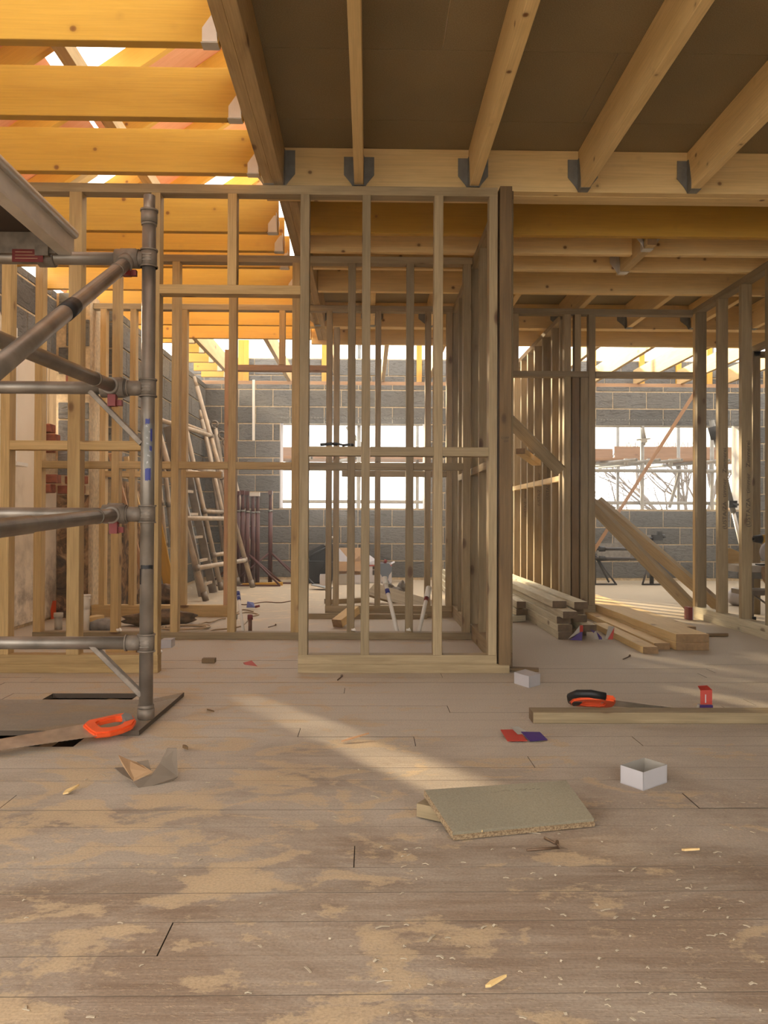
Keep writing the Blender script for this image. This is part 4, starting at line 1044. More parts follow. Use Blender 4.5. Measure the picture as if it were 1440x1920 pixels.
# ================================================================== PIPES COMING UP THROUGH THE FLOOR
def pipe_thing(name, segs, label, cat='pipe'):
    """segs: (part name, a, b, r, mat)"""
    t = thing(name, segs[0][1], label, cat)
    for n_, a, b, r, mt in segs: tube(n_, a, b, r, mt, t, 16)
    return t
p0 = Vector((xat(162, 5.75), 5.75, 0)); zt = zat(1116, 5.75)
pipe_thing('waste_pipe', [('pipe', p0, p0 + Vector((0, 0, zt - .01)), .026, 'pvc'), ('socket', p0 + Vector((0, 0, zt - .10)), p0 + Vector((0, 0, zt - .012)), .030, 'pvc'),
    ('rim', p0 + Vector((0, 0, zt - .012)), p0 + Vector((0, 0, zt)), .033, 'pvc'), ('seal_ring', p0 + Vector((0, 0, zt - .03)), p0 + Vector((0, 0, zt - .024)), .0325, 'pvc')], 'tall white plastic waste pipe standing behind the second partition plate')
p0 = Vector((xat(111, 5.9), 5.9, 0)); zt = zat(1150, 5.9)
pipe_thing('waste_pipe', [('pipe', p0, p0 + Vector((0, 0, zt - .02)), .027, 'pvcgrey'), ('socket', p0 + Vector((0, 0, zt - .03)), p0 + Vector((0, 0, zt)), .032, 'pvcgrey')], 'short grey plastic waste pipe near the orange spray mark')
a, b = FL(746, 1190), P(722, 1090, 5.95)
pipe_thing('water_pipe', [('tube', a, b, .0145, 'white'), ('cap', b.lerp(a, .07), b.lerp(a, -.07), .021, 'white'), ('blue_tape', b.lerp(a, .16), b.lerp(a, .24), .0165, 'blue')], 'tall leaning white water pipe with blue tape in the middle bay')
a, b = FL(784, 1190), P(803, 1108, 5.95)
pipe_thing('water_pipe', [('tube', a, b, .014, 'white'), ('cap', b.lerp(a, .16), b.lerp(a, -.08), .021, 'white'), ('red_band', b.lerp(a, .16), b.lerp(a, .24), .0165, 'redplastic')], 'shorter leaning white water pipe with red band in the middle bay')
a, b = FL(457, 1190), P(446, 1108, 5.9)
pipe_thing('water_pipe', [('tube', a, b, .011, 'white'), ('blue_band', b.lerp(a, .02), b.lerp(a, .12), .0135, 'blue'), ('blue_collar', b.lerp(a, .14), b.lerp(a, .22), .0135, 'blue')], 'thin white pipe with blue bands in the front doorway')
a, b = FL(438, 1188), P(441, 1154, 5.75)
pipe_thing('stub_pipe', [('tube', a, b, .013, 'copper'), ('grey_cap', b.lerp(a, .2), b.lerp(a, -.05), .017, 'galv')], 'brown pipe stub with grey cap beside the doorway stud')
a, b = FL(469, 1188), P(469, 1153, 5.75)
pipe_thing('stub_pipe', [('tube', a, b, .013, 'copper'), ('red_cap', b.lerp(a, .25), b, .019, 'redplastic')], 'brown pipe stub with red cap in the front doorway')
# little white pipe clips at the foot of the second partition's studs
for px, lb_ in ((662, 'white pipe clip at the foot of the stud left of centre'), (765, 'white pipe clip at the foot of the stud behind the leaning pipes'), (222, 'white pipe clip at the stud foot beside the waste pipe')):
    c = P(px, 1181, YB - .01); bm = bmesh.new(); btube(bm, (-.012, 0, 0), (.012, 0, 0), .008, 8); btube(bm, (.008, 0, 0), (.016, 0, .004), .012, 8)
    o = mobj('pipe_clip', bm, 'white', None, c); tag(o, lb_, 'clip')

# ================================================================== LEFT CORNER: LADDER, TOWER FRAMES, TUBES
def ladder(b1, b2, up, n, rw, rd, mat, label, pitch=.25):
    b1, b2, up = Vector(b1), Vector(b2), Vector(up); t = thing('ladder', (b1 + b2) / 2, label, 'ladder')
    nrm = up.cross(b2 - b1).normalized()
    for b in (b1, b2): timber('stile', b, b + up, rw, rd, mat, t, up=nrm)
    u = up.normalized()
    for k in range(n):
        s = .12 + pitch * k
        if s > up.length - .05: break
        timber('rung', b1 + u * s, b2 + u * s, .032, .028, 'alu_beige', t)
    return t
la, lb2 = FL(404, 1119), FL(437, 1110)
ladder((-1.68, 8.42, .0), (-1.655, 8.86, 0), Vector((-.41, .16, 1.75)), 9, .028, .085, 'alu', 'aluminium ladder leaning against the tower frames in the left corner')
def tower_frame(b1, b2, up, rungs, label):
    b1, b2, up = Vector(b1), Vector(b2), Vector(up); t = thing('tower_frame', (b1 + b2) / 2, label, 'scaffold frame'); u = up.normalized()
    for b in (b1, b2):
        s = tube('upright', b, b + up, .026, 'alu_beige', t, 14)
        tube('foot_sleeve', b, b + u * .09, .031, 'casting', s, 14)
        tube('spigot', b + up, b + up + u * .12, .02, 'alu_beige', s, 12)
        for r_ in rungs: tube('cast_ring', b + u * (r_ - .03), b + u * (r_ + .03), .031, 'casting', s, 14)
    for r_ in rungs: tube('rung', b1 + u * r_, b2 + u * r_, .024, 'alu_beige', t, 14)
    return t
tower_frame((-1.56, 7.97, 0), (-1.33, 9.55, 0), (-.66, .0, 2.33), (.33, .83, 1.33, 1.83), 'nearest leaning aluminium tower frame in the left corner')
tower_frame((-1.63, 9.2, 0), (-1.56, 9.95, 0), (-.46, .05, 2.0), (.4, .9, 1.4, 1.9), 'second aluminium tower frame leaning behind the ladder')
# scaffold tubes with hooked ends
tops = [(388, 800), (398, 815), (404, 803), (418, 823), (426, 836)]
for k, (px, py) in enumerate(tops):
    yt = 10.72 - .06 * k; b = P(px, py, yt); a = Vector((b.x + .28 + .03 * k, yt - .03, 0))
    t = thing('brace_tube', a, f'{["first", "second", "third", "fourth", "fifth"][k]} from the left of the hook-ended tubes leaning in the rear corner', 'tube', 'hook-ended tubes in the corner')
    tube('tube', a + Vector((0, 0, .012)), b, .026, 'alu_beige', t, 14)
    bm = bmesh.new()
    n = 14; pr = None; ring = []
    ax = (b - a).normalized(); pts = []
    for i in range(12):
        an = math.radians(-60 + 300 * i / 11); pts.append(Vector((math.cos(an) * .042, -.01, math.sin(an) * .042)))
    bsweep(bm, pts, .014, 8); btube(bm, (0, 0, -.06), (0, 0, -.035), .03, 12)
    mobj('hook', bm, 'casting', t, b + ax * .05)
for k, (p_, q_, r_, lb_) in enumerate((((292, 838, 7.95), (318, 1122), .027, 'left one of two poles leaning behind the scaffold leg'), ((305, 845, 8.2), (335, 1117), .024, 'right one of two poles leaning behind the scaffold leg'))):
    b = P(*p_); a = FL(*q_, .0); a.z = .012
    t = thing('pole', a, lb_, 'pole'); tube('tube', a, b, r_, 'alu_beige', t, 14); d = (b - a).normalized()
    for s in (.02, .35, .62, .93): tube('ring', a.lerp(b, s), a.lerp(b, s) + d * .05, r_ + .005, 'casting', t, 14)
o = timber('leaning_board', FL(322, 1121, .02), P(272, 880, 7.55), .1, .025, 'joist', None, up=(0, -1, .2)); tag(o, 'orange board leaning behind the scaffold tower leg', 'board')
o = timber('leaning_batten', FL(283, 1131, .02), P(208, 850, 6.86), .045, .03, 'redwood', None, up=(0, -1, .2)); tag(o, 'pinkish batten leaning steeply behind the left partition studs', 'batten')
o = timber('leaning_batten', FL(300, 1127, .02), P(236, 856, 7.2), .045, .03, 'fresh', None, up=(0, -1, .2)); tag(o, 'pale batten leaning just right of the pinkish one', 'batten')

# maroon trestles
def trestle(px, py0, py1, Y, label, feet=True, bar=0.0, mat='maroon', fw=.42):
    x = xat(px, Y); z1 = zat(py0, Y); t = thing('trestle', (x, Y, 0), label, 'trestle')
    tube('post', (x, Y, 0), (x, Y, z1 * .78), .027, mat, t, 12); tube('inner_post', (x, Y, z1 * .7), (x, Y, z1), .021, mat, t, 12)
    tube('collar', (x, Y, z1 * .77), (x, Y, z1 * .79), .030, 'galv', t, 12)
    box('head', (x - .025, Y - .05, z1 - .05), (x + .025, Y + .03, z1), mat, t)
    if bar: box('head_bar', (x + .03, Y - .05, z1 - .06), (x + .03 + bar, Y, z1 - .015), 'alu_light', t)
    if feet:
        for sx, sy in ((1, -.25), (-1, -.25), (1, .04)):
            tube('foot_brace', (x, Y, .38), (x + sx * fw, Y + sy, .015), .0125, mat, t, 8)
        box('foot_bar', (x - fw - .01, Y - .27, .003), (x + fw + .01, Y - .24, .02), mat, t)
    return t
pxs = ((446, 922, 10.33), (455, 921, 10.22), (464, 922, 9.98), (474, 925, 10.34), (483, 924, 10.16), (507, 921, 10.36))
ordn = ['first', 'second', 'third', 'fourth', 'fifth']
for k, (px, py, Y) in enumerate(pxs):
    trestle(px, py, 1088, Y, f'{ordn[k]} from the left of the clustered maroon steel trestles' if k < 5 else 'maroon steel trestle standing apart, nearest the left window', feet=k in (2, 5), bar=(.12 if k == 2 else 0))
tr = trestle(1222, 1012, 1085, 10.3, 'dark grey steel trestle under the right window', mat='darksteel', fw=.2)
tr2 = trestle(1114, 1020, 1090, 10.3, 'grey steel trestle half hidden behind the doorway post', mat='darksteel', fw=.2)
for py, r_, lb_ in ((1029, .02, 'upper scaffold tube resting on the grey trestles'), (1047, .017, 'lower dark tube slung between the grey trestles')):
    a, b = P(1112, py, 10.2), P(1224, py + 1, 10.2); t = thing('scaffold_tube', a, lb_, 'tube')
    tube('tube', a, b, r_, 'darksteel', t); tube('coupler', a.lerp(b, .1), a.lerp(b, .2), r_ + .014, 'black', t)
c = P(1232, 1008, 10.25); t = thing('clamp_tool', c, 'black clamp sitting on top of the grey trestle', 'clamp')
bm = bmesh.new(); bbox(bm, (0, 0, 0), (.12, .08, .07)); bbox(bm, (.03, 0, .05), (.05, .06, .06)); mobj('jaw', bm, 'black', t, c); tube('arm', c + Vector((-.2, 0, -.02)), c, .014, 'black', t); tube('knob', c + Vector((.05, 0, .01)), c + Vector((.1, 0, .02)), .025, 'black', t)

# ================================================================== BOXES AND RUBBISH AGAINST THE REAR WALL
def card_box(px0, px1, py0, Y, D, mat, label, flaps=(), name='cardboard_box'):
    x0, x1 = xat(px0, Y), xat(px1, Y); z1 = zat(py0, Y); t = thing(name, ((x0 + x1) / 2, Y, 0), label, 'box')
    bm = bmesh.new(); th = .006
    for lo, hi in (((x0, Y, .002), (x1, Y + th, z1)), ((x0, Y + D - th, .002), (x1, Y + D, z1)), ((x0, Y + th, .002), (x0 + th, Y + D - th, z1)), ((x1 - th, Y + th, .002), (x1, Y + D - th, z1)), ((x0, Y, 0), (x1, Y + D, .006))):
        bbox(bm, [(p + q) / 2 for p, q in zip(lo, hi)], [q - p for p, q in zip(lo, hi)])
    mobj('body', bm, mat, t)
    for f in flaps: card('flap', f(x0, x1, z1, Y, D), mat, t, .005)
    return t, x0, x1, z1
card_box(632, 676, 1053, 10.35, .3, 'browncard', 'brown cardboard box open against the rear wall',
    flaps=(lambda x0, x1, z, Y, D: [(x0, Y, z), (x1, Y, z), (x1 + .02, Y - .03, z - .12), (x0, Y - .03, z - .12)], lambda x0, x1, z, Y, D: [(x0, Y + D, z), (x1, Y + D, z), (x1, Y + D + .06, z + .16), (x0, Y + D + .06, z + .16)]))
t, x0, x1, z1 = card_box(690, 735, 1057, 10.3, .32, 'whitecard', 'white printed cardboard box beside the brown box',
    flaps=(lambda x0, x1, z, Y, D: [(x1, Y, z), (x1, Y + D, z), (x1 + .04, Y + D, z + .02), (x1 + .04, Y, z + .02)],))
box('print', (x0 + .06, 10.297, .1), (x0 + .1, 10.2995, .16), 'ink', t); box('print', (x0 + .06, 10.297, .17), (x0 + .1, 10.2995, .21), 'ink', t); box('red_edge', (x0, 10.297, z1 - .03), (x1, 10.2995, z1 - .015), 'redcard', t)
card_box(655, 690, 1080, 10.1, .2, 'whitecard', 'low pale box in front of the brown box')
card_box(600, 618, 1078, 9.85, .15, 'whitecard', 'small printed carton left of the brown box')
card_box(634, 652, 1078, 10.0, .2, 'greycard', 'grey carton with black print in front of the rubbish')
for pts, mt, lb_ in (([P(634, 1055, 10.5), P(655, 1062, 10.4), P(653, 1048, 10.45), P(636, 1028, 10.6)], 'whitecard', 'white sheet of card sticking up from the brown box'),
                ([P(660, 1055, 10.5), P(678, 1056, 10.4), P(674, 1042, 10.45), P(666, 1038, 10.6)], 'browncard', 'brown scrap of card pointing up from the box'),
                ([P(688, 1055, 10.5), P(712, 1060, 10.4), P(705, 1050, 10.45), P(692, 1040, 10.6)], 'whitecard', 'white scrap of card lying on the white box')):
    bm = bmesh.new(); slab(bm, pts, (0, 1, .2), .006); o = mobj('card_scrap', bm, mt); tag(o, lb_, 'card')
# black tool case pile
c = FL(598, 1090); c = Vector((c.x, 10.15, 0))
t = thing('tool_case', c, 'open black tool case piled against the rear wall', 'tool case')
bm = bmesh.new(); bbox(bm, (0, .15, .14), (.36, .3, .27)); bmesh.ops.bevel(bm, geom=bm.edges[:], offset=.02, segments=2, affect='EDGES'); mobj('body', bm, 'black', t, c)
bm = bmesh.new(); bbox(bm, (.03, .22, .33), (.4, .05, .24), Matrix.Rotation(-.45, 4, 'Y')); mobj('lid', bm, 'black', t, c)
bm = bmesh.new(); bsweep(bm, [(-.14, 0, .3), (-.02, -.04, .38), (.1, -.03, .44), (.16, 0, .47)], .014, 8); mobj('strap', bm, 'black', t, c)
bm = bmesh.new(); bsweep(bm, [(.1, 0, .47), (.13, 0, .53), (.18, 0, .57), (.24, 0, .55)], .02, 8); mobj('hose_end', bm, 'greycard', t, c)
bm = bmesh.new(); bsweep(bm, [(.1, -.03, .3), (.08, -.05, .2), (.0, -.05, .1)], .006, 6); mobj('cable', bm, 'black', t, c)
tube('bucket_rim', c + Vector((-.16, -.02, .31)), c + Vector((-.1, -.02, .32)), .03, 'whitecard', t)
c = FL(603, 1106); t = thing('dustpan', c, 'dark grey dustpan lying in front of the black tool case', 'dustpan')
bm = bmesh.new(); slab(bm, [(-.12, 0, .05), (.1, -.1, .01), (.12, .12, .01), (-.1, .14, .05)], (0, 0, 1), .01); mobj('tray', bm, 'galv', t, c); timber('handle', c + Vector((-.1, .07, .06)), c + Vector((-.2, .1, .16)), .03, .02, 'black', t)
# grey work gloves and brush
def blob(name, c, s, mat, label, cat, seed=0, rot=0.0, parent=None):
    bm = bmesh.new(); bmesh.ops.create_icosphere(bm, subdivisions=3, radius=1.0); rnd = random.Random(seed)
    ph = [rnd.uniform(0, 6) for _ in range(6)]
    for v in bm.verts:
        x, y, z = v.co; k = 1 + .13 * math.sin(5 * x + ph[0]) * math.sin(4 * y + ph[1]) + .1 * math.sin(9 * z + 7 * x + ph[2]) + .06 * math.sin(15 * y + ph[3] + 6 * x)
        v.co = Vector((x * s[0] * k, y * s[1] * k, max(z * k, -.85) * s[2]))
    bm.transform(Matrix.Rotation(rot, 4, 'Z'))
    o = mobj(name, bm, mat, parent, Vector(c) + Vector((0, 0, s[2] * .85)), smooth=True)
    if label: tag(o, label, cat)
    return o
t = thing('work_glove', FL(735, 1120), 'grey crumpled work gloves on the boards in the middle bay', 'glove')
c = P(744, 1103, 7.45); blob('palm', c - Vector((0, 0, .05)), (.07, .06, .035), 'greysack', None, None, 3, .4, t)
for k, (dx, dz) in enumerate(((-.11, -.01), (-.1, .015), (-.085, .04), (.06, .07))):
    bm = bmesh.new(); bsweep(bm, [(dx * .3, 0, 0), (dx * .7, 0, dz * .6 + .01), (dx, 0, dz)], .016, 8, taper=.7); mobj('finger', bm, 'greysack', t, c)
blob('cuff', c + Vector((.06, .02, -.03)), (.05, .05, .05), 'greysack', None, None, 9, .2, t)
t = thing('hand_brush', FL(722, 1100), 'dark hand brush standing against the white box', 'brush')
a, b = P(723, 1094, 9.6), P(721, 1056, 9.8)
bm = bmesh.new()
for q, w_ in ((0, .02), (.25, .035), (.5, .06), (.75, .07), (1, .045)):
    pass
ws = [.05, .03, .045, .08, .085, .05]; vs_ = []
for i, w_ in enumerate(ws):
    c = a.lerp(b, i / 5); vs_.append([bm.verts.new(c + Vector((sx * w_, sy * .02, 0))) for sx, sy in ((-1, -1), (1, -1), (1, 1), (-1, 1))])
for p_, q_ in zip(vs_, vs_[1:]):
    for k in range(4): bm.faces.new((p_[k], p_[(k + 1) % 4], q_[(k + 1) % 4], q_[k]))
bm.faces.new(vs_[0]); bm.faces.new(vs_[-1]); mobj('brush_body', bm, 'black', t); tube('red_tip', b, b + Vector((.02, 0, .04)), .02, 'redplastic', t)

# ================================================================== LEFT BAY LITTER
blob('sacking_roll', FL(305, 1172), (.26, .11, .06), 'sacking', 'dark shaggy sacking bundle on the floor in the left bay', 'sacking', 5, .25)
blob('dust_sheet', FL(192, 1183), (.10, .07, .045), 'greysack', 'crumpled grey dust sheet behind the white waste pipe', 'sheet', 7)
blob('rubble_lump', FL(309, 1133), (.10, .08, .10), 'rough', 'brown lump of broken masonry behind the studs in the left corner', 'rubble', 11)
for k in range(5):
    rnd = random.Random(40 + k); c = FL(205 + 22 * k, 1128 + rnd.uniform(-6, 4))
    blob('rubble_lump', c, (.045 + .02 * rnd.random(), .045, .03), 'rough', f'{["first", "second", "third", "fourth", "fifth"][k]} from the left of the small rubble lumps along the stripped wall', 'rubble', 20 + k)
def cable(name, pts, r, mat, label, cat='cable'):
    c = Vector(pts[0]); bm = bmesh.new(); bsweep(bm, [Vector(p) - c for p in pts], r, 6); o = mobj(name, bm, mat, None, c); return tag(o, label, cat)
pts = []
c = FL(342, 1177, .008)
for i in range(70):
    t_ = i / 69; an = t_ * 2 * math.pi * 3.2; rr = .16 - .02 * math.sin(an * .5)
    pts.append(c + Vector((math.cos(an) * rr + t_ * .04, math.sin(an) * rr * .8, .002 + .006 * t_)))
e_ = FL(425, 1158, .008)
for i in range(1, 12): q = pts[69].lerp(e_, i / 11); q.y += .06 * math.sin(i); pts.append(q)
cable('coiled_cable', pts, .006, 'cable', 'beige cable coiled on the floor in the left bay')
p4 = [(372, 1190), (400, 1181), (432, 1178), (455, 1172), (470, 1157), (485, 1152), (462, 1148), (440, 1152), (455, 1143), (478, 1147)]
P4 = [FL(*q, .006) for q in p4]; ps = []
for i in range(len(P4) - 1):
    for k in range(5):
        t_ = k / 5; m0 = (P4[i + 1] - P4[max(i - 1, 0)]) / 2; m1 = (P4[min(i + 2, len(P4) - 1)] - P4[i]) / 2
        ps.append(P4[i] * (2 * t_**3 - 3 * t_**2 + 1) + m0 * (t_**3 - 2 * t_**2 + t_) + P4[i + 1] * (-2 * t_**3 + 3 * t_**2) + m1 * (t_**3 - t_**2))
cable('loose_cable', ps, .006, 'cable', 'tangled beige cable around the pipe stubs in the front doorway')
cable('floor_cable', [FL(448 + 10 * i, 1133 - .6 * i + 1.5 * math.sin(i), .005) for i in range(12)], .005, 'copper', 'reddish cable running straight across the floor behind the front doorway')
c = FL(472, 1142); t = thing('scraper', c, 'dark blue and red scraper lying in the front doorway', 'scraper')
bm = bmesh.new(); slab(bm, [(-.045, 0, .012), (.03, 0, .012), (.01, .05, .05), (-.045, .05, .06)], (0, -1, .4), .012); mobj('blade', bm, 'blue', t, c); tube('tip', c + Vector((.03, 0, .02)), c + Vector((.07, 0, .03)), .011, 'redplastic', t)
o = blob('plaster_crumb', FL(297, 1226), (.022, .02, .015), 'white', 'white plaster crumb beside the scaffold tower leg', 'crumb', 2)
# black clips left on the partition noggin
c = P(622, 832, YA + .03); c.z = zat(846, YA) + .0235 + .009; t = thing('spring_clamp', c, 'dark spring clamp lying on the front partition noggin', 'clamp')
bm = bmesh.new(); bsweep(bm, [(-.06, 0, .002), (-.03, 0, .005), (0, 0, .008), (.03, 0, .004)], .008, 8, taper=.9); mobj('jaw', bm, 'black', t, c)
bm = bmesh.new(); bsweep(bm, [(-.03, .02, .006), (.02, .02, .012), (.05, .01, .004), (.075, 0, .0)], .007, 8, taper=.6); mobj('handle', bm, 'black', t, c)
c = P(654, 833, YA + .03); c.z = zat(846, YA) + .0235 + .008; t = thing('spring_clamp', c, 'smaller dark clamp to the right on the front partition noggin', 'clamp')
bm = bmesh.new(); bsweep(bm, [(-.035, 0, 0), (0, 0, .005), (.025, 0, .003)], .007, 8, taper=.8); mobj('jaw', bm, 'black', t, c); tube('spring', c + Vector((.005, 0, .004)), c + Vector((.02, .01, .004)), .008, 'galv', t, 10)

# ================================================================== WORK PLATFORM AND TOOLS AT RIGHT
xw0 = xat(1360, 6.35); zt = zat(1056, 6.3)
t = thing('work_platform', (xw0 + .4, 6.3, 0), 'low aluminium work platform behind the stamped studs at right', 'platform')
box('top', (xw0, 6.12, zt - .05), (xw0 + 1.2, 6.48, zt), 'alu_light', t)
box('rail', (xw0 + .01, 6.13, zt - .10), (xw0 + 1.19, 6.16, zt - .055), 'galv', t); box('step', (xw0 + .05, 6.10, .235), (xw0 + 1.15, 6.36, .27), 'alu', t)
for xx, yy in ((.28, 6.12), (.28, 6.48), (1.0, 6.12), (1.0, 6.48)):
    lg = timber('leg', (xw0 + xx, yy + (.04 if yy > 6.3 else -.06), .02), (xw0 + xx - .02, yy, zt - .05), .04, .03, 'alu', t, up=(0, 1, 0))
    box('foot', (xw0 + xx - .03, yy - .09 if yy < 6.3 else yy + .01, .002), (xw0 + xx + .03, yy - .03 if yy < 6.3 else yy + .07, .03), 'black', lg)
timber('cross_brace', (xw0 + .12, 6.14, .24), (xw0 + .29, 6.14, .12), .02, .012, 'alu', t)
pp = card_c = None
bm = bmesh.new(); slab(bm, [(-.1, 0, 0), (.12, 0, 0), (.1, .02, .07), (-.02, .02, .12), (-.1, .02, .11)], (0, 1, 0), .012); o = mobj('plywood_scrap', bm, 'fresh', None, Vector((xw0 + .09, 6.4, zt + .001))); tag(o, 'pale plywood scrap standing on the low work platform', 'offcut')
# cordless driver standing on its battery
xd_ = xat(1438, 6.38); zb = zat(1008, 6.38)
t = thing('cordless_driver', (xd_, 6.38, zt), 'yellow and black cordless driver standing on the work platform', 'driver')
bm = bmesh.new(); btube(bm, (-.07, 0, 0), (.10, 0, 0), .036, 18); mobj('motor_body', bm, 'yellow', t, (xd_ + .02, 6.38, zb))
bm = bmesh.new(); btube(bm, (-.055, 0, 0), (.005, 0, 0), .024, 18, .037); mobj('nose', bm, 'black', t, (xd_ - .05, 6.38, zb)); tube('bit_holder', (xd_ - .14, 6.38, zb), (xd_ - .1, 6.38, zb), .010, 'black', t); tube('bit', (xd_ - .17, 6.38, zb), (xd_ - .13, 6.38, zb), .004, 'steel', t)
timber('grip', (xd_ + .06, 6.38, zb - .02), (xd_ + .085, 6.38, zt + .05), .04, .045, 'yellow', t, up=(1, 0, 0)); box('battery', (xd_ + .03, 6.34, zt + .001), (xd_ + .15, 6.42, zt + .055), 'black', t); box('trigger', (xd_ + .025, 6.37, zb - .07), (xd_ + .045, 6.39, zb - .035), 'black', t)
xs_ = xat(1424, 6.15)
t = thing('circular_saw', (xs_, 6.15, zt), 'yellow circular saw with white guard resting on the work platform', 'circular saw')
box('base_plate', (xs_, 6.13, zt + .001), (xs_ + .28, 6.22, zt + .009), 'black', t)
bm = bmesh.new(); btube(bm, (0, -.02, 0), (0, .03, 0), .085, 24); mobj('blade_guard', bm, 'whitecard', t, (xs_ + .11, 6.175, zt + .098))
bm = bmesh.new(); btube(bm, (0, -.03, 0), (0, -.065, 0), .055, 18); mobj('motor', bm, 'yellow', t, (xs_ + .1, 6.175, zt + .06))
bm = bmesh.new(); bsweep(bm, [(.02, 0, .10), (.08, 0, .16), (.17, 0, .15), (.2, 0, .06)], .018, 10); mobj('handle', bm, 'black', t, (xs_ + .03, 6.19, zt))
c = P(1432, 1063, 6.09); t = thing('pull_saw', c, 'small saw with wooden orange-brown handle hanging off the work platform', 'saw')
bm = bmesh.new(); slab(bm, [(-.018, 0, 0), (.02, 0, .005), (.035, 0, -.06), (.03, 0, -.11), (.012, 0, -.13), (-.008, 0, -.10), (-.02, 0, -.05)], (0, -1, 0), .02); mobj('handle', bm, 'scafboard', t, c)
bm = bmesh.new(); slab(bm, [(0, -.021, -.012), (.016, -.021, -.012), (.024, -.021, -.07), (.012, -.021, -.09), (.002, -.021, -.05)], (0, -1, 0), .003); mobj('inset', bm, 'redplastic', t, c)
bm = bmesh.new(); slab(bm, [(.005, -.008, -.12), (.028, -.008, -.11), (.045, -.008, -.33), (.03, -.008, -.335)], (0, -1, 0), .002); mobj('blade', bm, 'steel', t, c)
blob('plastic_bag', FL(1388, 1135), (.12, .1, .09), 'whitecard', 'crumpled pale plastic bag under the work platform', 'bag', 13)

# ================================================================== NAILS, SPLINTERS AND SHAVINGS
def nail(px0, py0, px1, py1, label, r=.0022):
    a, b = FL(px0, py0, r + .001), FL(px1, py1, r + .001); t = thing('nail', a, label, 'nail'); d = (b - a).normalized()
    tube('shank', a, b, r, 'nail', t, 8, r * .6) if False else tube('shank', a, b, r, 'nail', t, 8)
    bm = bmesh.new(); btube(bm, -d * .001, d * .001, r * 2.2, 10); mobj('head', bm, 'nail', t, b + Vector((0, 0, r))); return t
nail(988, 1594, 1047, 1589, 'long nail lying level in front of the chipboard panel', .003)
nail(1021, 1571, 1044, 1582, 'shorter nail pointing at the long one, by the chipboard panel', .003)
nail(1168, 1236, 1181, 1230, 'nail on the floor in front of the yellow planks', .003)
nail(633, 1275, 641, 1268, 'nail on the floor in front of the partition plate', .003)
nail(503, 1176, 517, 1172, 'nail on the floor inside the front doorway', .003)
def sliver(px0, py0, px1, py1, label, w_=.008, mat='scafboard', h=.006):
    a, b = FL(px0, py0, h / 2), FL(px1, py1, h / 2 + .012); d = (b - a); s_ = Vector((-d.y, d.x, 0)).normalized() * w_ / 2; c = a
    bm = bmesh.new(); v = [Vector(), d * .3 + s_, d * .9 + s_ * .4, d, d * .6 - s_ * .6, d * .2 - s_]
    slab(bm, v, (0, 0, 1), h * .8); o = mobj('splinter', bm, mat, None, c); return tag(o, label, 'splinter')
sliver(640, 1391, 692, 1376, 'long brown wood splinter lying in the strip of sunlight', .012, 'redwood')
sliver(118, 1490, 149, 1473, 'pale curl of wood left of the torn cardboard', .02, 'fresh')
sliver(344, 1401, 352, 1406, 'stubby brown wood peg right of the scaffold foot', .012, 'post', .012)
sliver(910, 1852, 950, 1832, 'pale wood shaving in the bottom foreground', .010, 'fresh')
sliver(1278, 1595, 1312, 1594, 'pale straight shaving right of the nails', .008, 'fresh')
sliver(388, 1331, 402, 1335, 'small dark splinter on the dust right of the scaffold foot', .008, 'post')
sliver(860, 1555, 905, 1560, 'curl of shaving at the near corner of the chipboard panel', .004, 'fresh')
random.seed(77)
bm = bmesh.new()
for k in range(190):
    if random.random() < .6: px, py = random.uniform(700, 1440), random.uniform(1480, 1915)
    else: px, py = random.uniform(0, 1440), random.uniform(1290, 1915)
    c = FL(px, py, .0015); L = random.uniform(.003, .010) * (1.7 if random.random() < .10 else .75); an = random.uniform(-.9, .9) if random.random() < .7 else random.uniform(0, 3.1)
    d = Vector((math.cos(an), math.sin(an), 0)); s_ = Vector((-d.y, d.x, 0)) * random.uniform(.0008, .0024); z = Vector((0, 0, random.uniform(.0005, .0025)))
    v = [bm.verts.new(c - d * L - s_), bm.verts.new(c - d * L + s_), bm.verts.new(c + z + s_ * 1.3), bm.verts.new(c + z - s_), bm.verts.new(c + d * L + s_), bm.verts.new(c + d * L - s_)]
    bm.faces.new((v[0], v[1], v[2], v[3])); bm.faces.new((v[3], v[2], v[4], v[5]))
sh = mobj('wood_shavings', bm, 'shaving'); tag(sh, 'scattered tiny pale wood shavings over the near floor', 'shavings', kind='stuff')
m_ = sh.modifiers.new('s', 'SOLIDIFY'); m_.thickness = .0012

# ================================================================== OUTSIDE: SCAFFOLD, SHEET, TREE
YO = 12.3
SC = thing('outside_scaffold', (2, YO, -3), 'steel tube scaffold with timber boards outside the rear windows', 'scaffold')
def otube(nm, a, b, r=.024, mat='outtube'): return tube(nm, a, b, r, mat, SC, 12)
for px, Y in ((672, YO), (782, YO + .3), (1158, YO + 1.2), (1204, YO), (1272, YO + .6), (1335, YO), (905, YO), (1430, YO + 1.2)):
    x = xat(px, Y); otube('upright', (x, Y, -3), (x, Y, 3.6), .026 if Y > YO + .2 else .03)
for py, Y, r in ((796, YO, .024), (880, YO, .024), (941, YO + .1, .026), (881, YO + 1.2, .024)):
    z = zat(py, Y); otube('ledger', (-4.2, Y - .05, z), (7.5, Y - .05, z), r)
z = zat(866, YO)
for px in (1148, 1190, 1230, 1316, 560, 640):
    x = xat(px, YO); tt = otube('transom', (x + .22, YO - .45, z + .02), (x - .5, YO + 1.3, z + .02), .024, 'outtube')
    tube('open_end', (x + .2215, YO - .4535, z + .02), (x + .222, YO - .454, z + .02), .017, 'black', tt)
    tube('coupler', (x + .14, YO - .22, z - .05), (x + .14, YO - .20, z + .05), .03, 'outtube', tt)
zb_ = zat(857, YO)
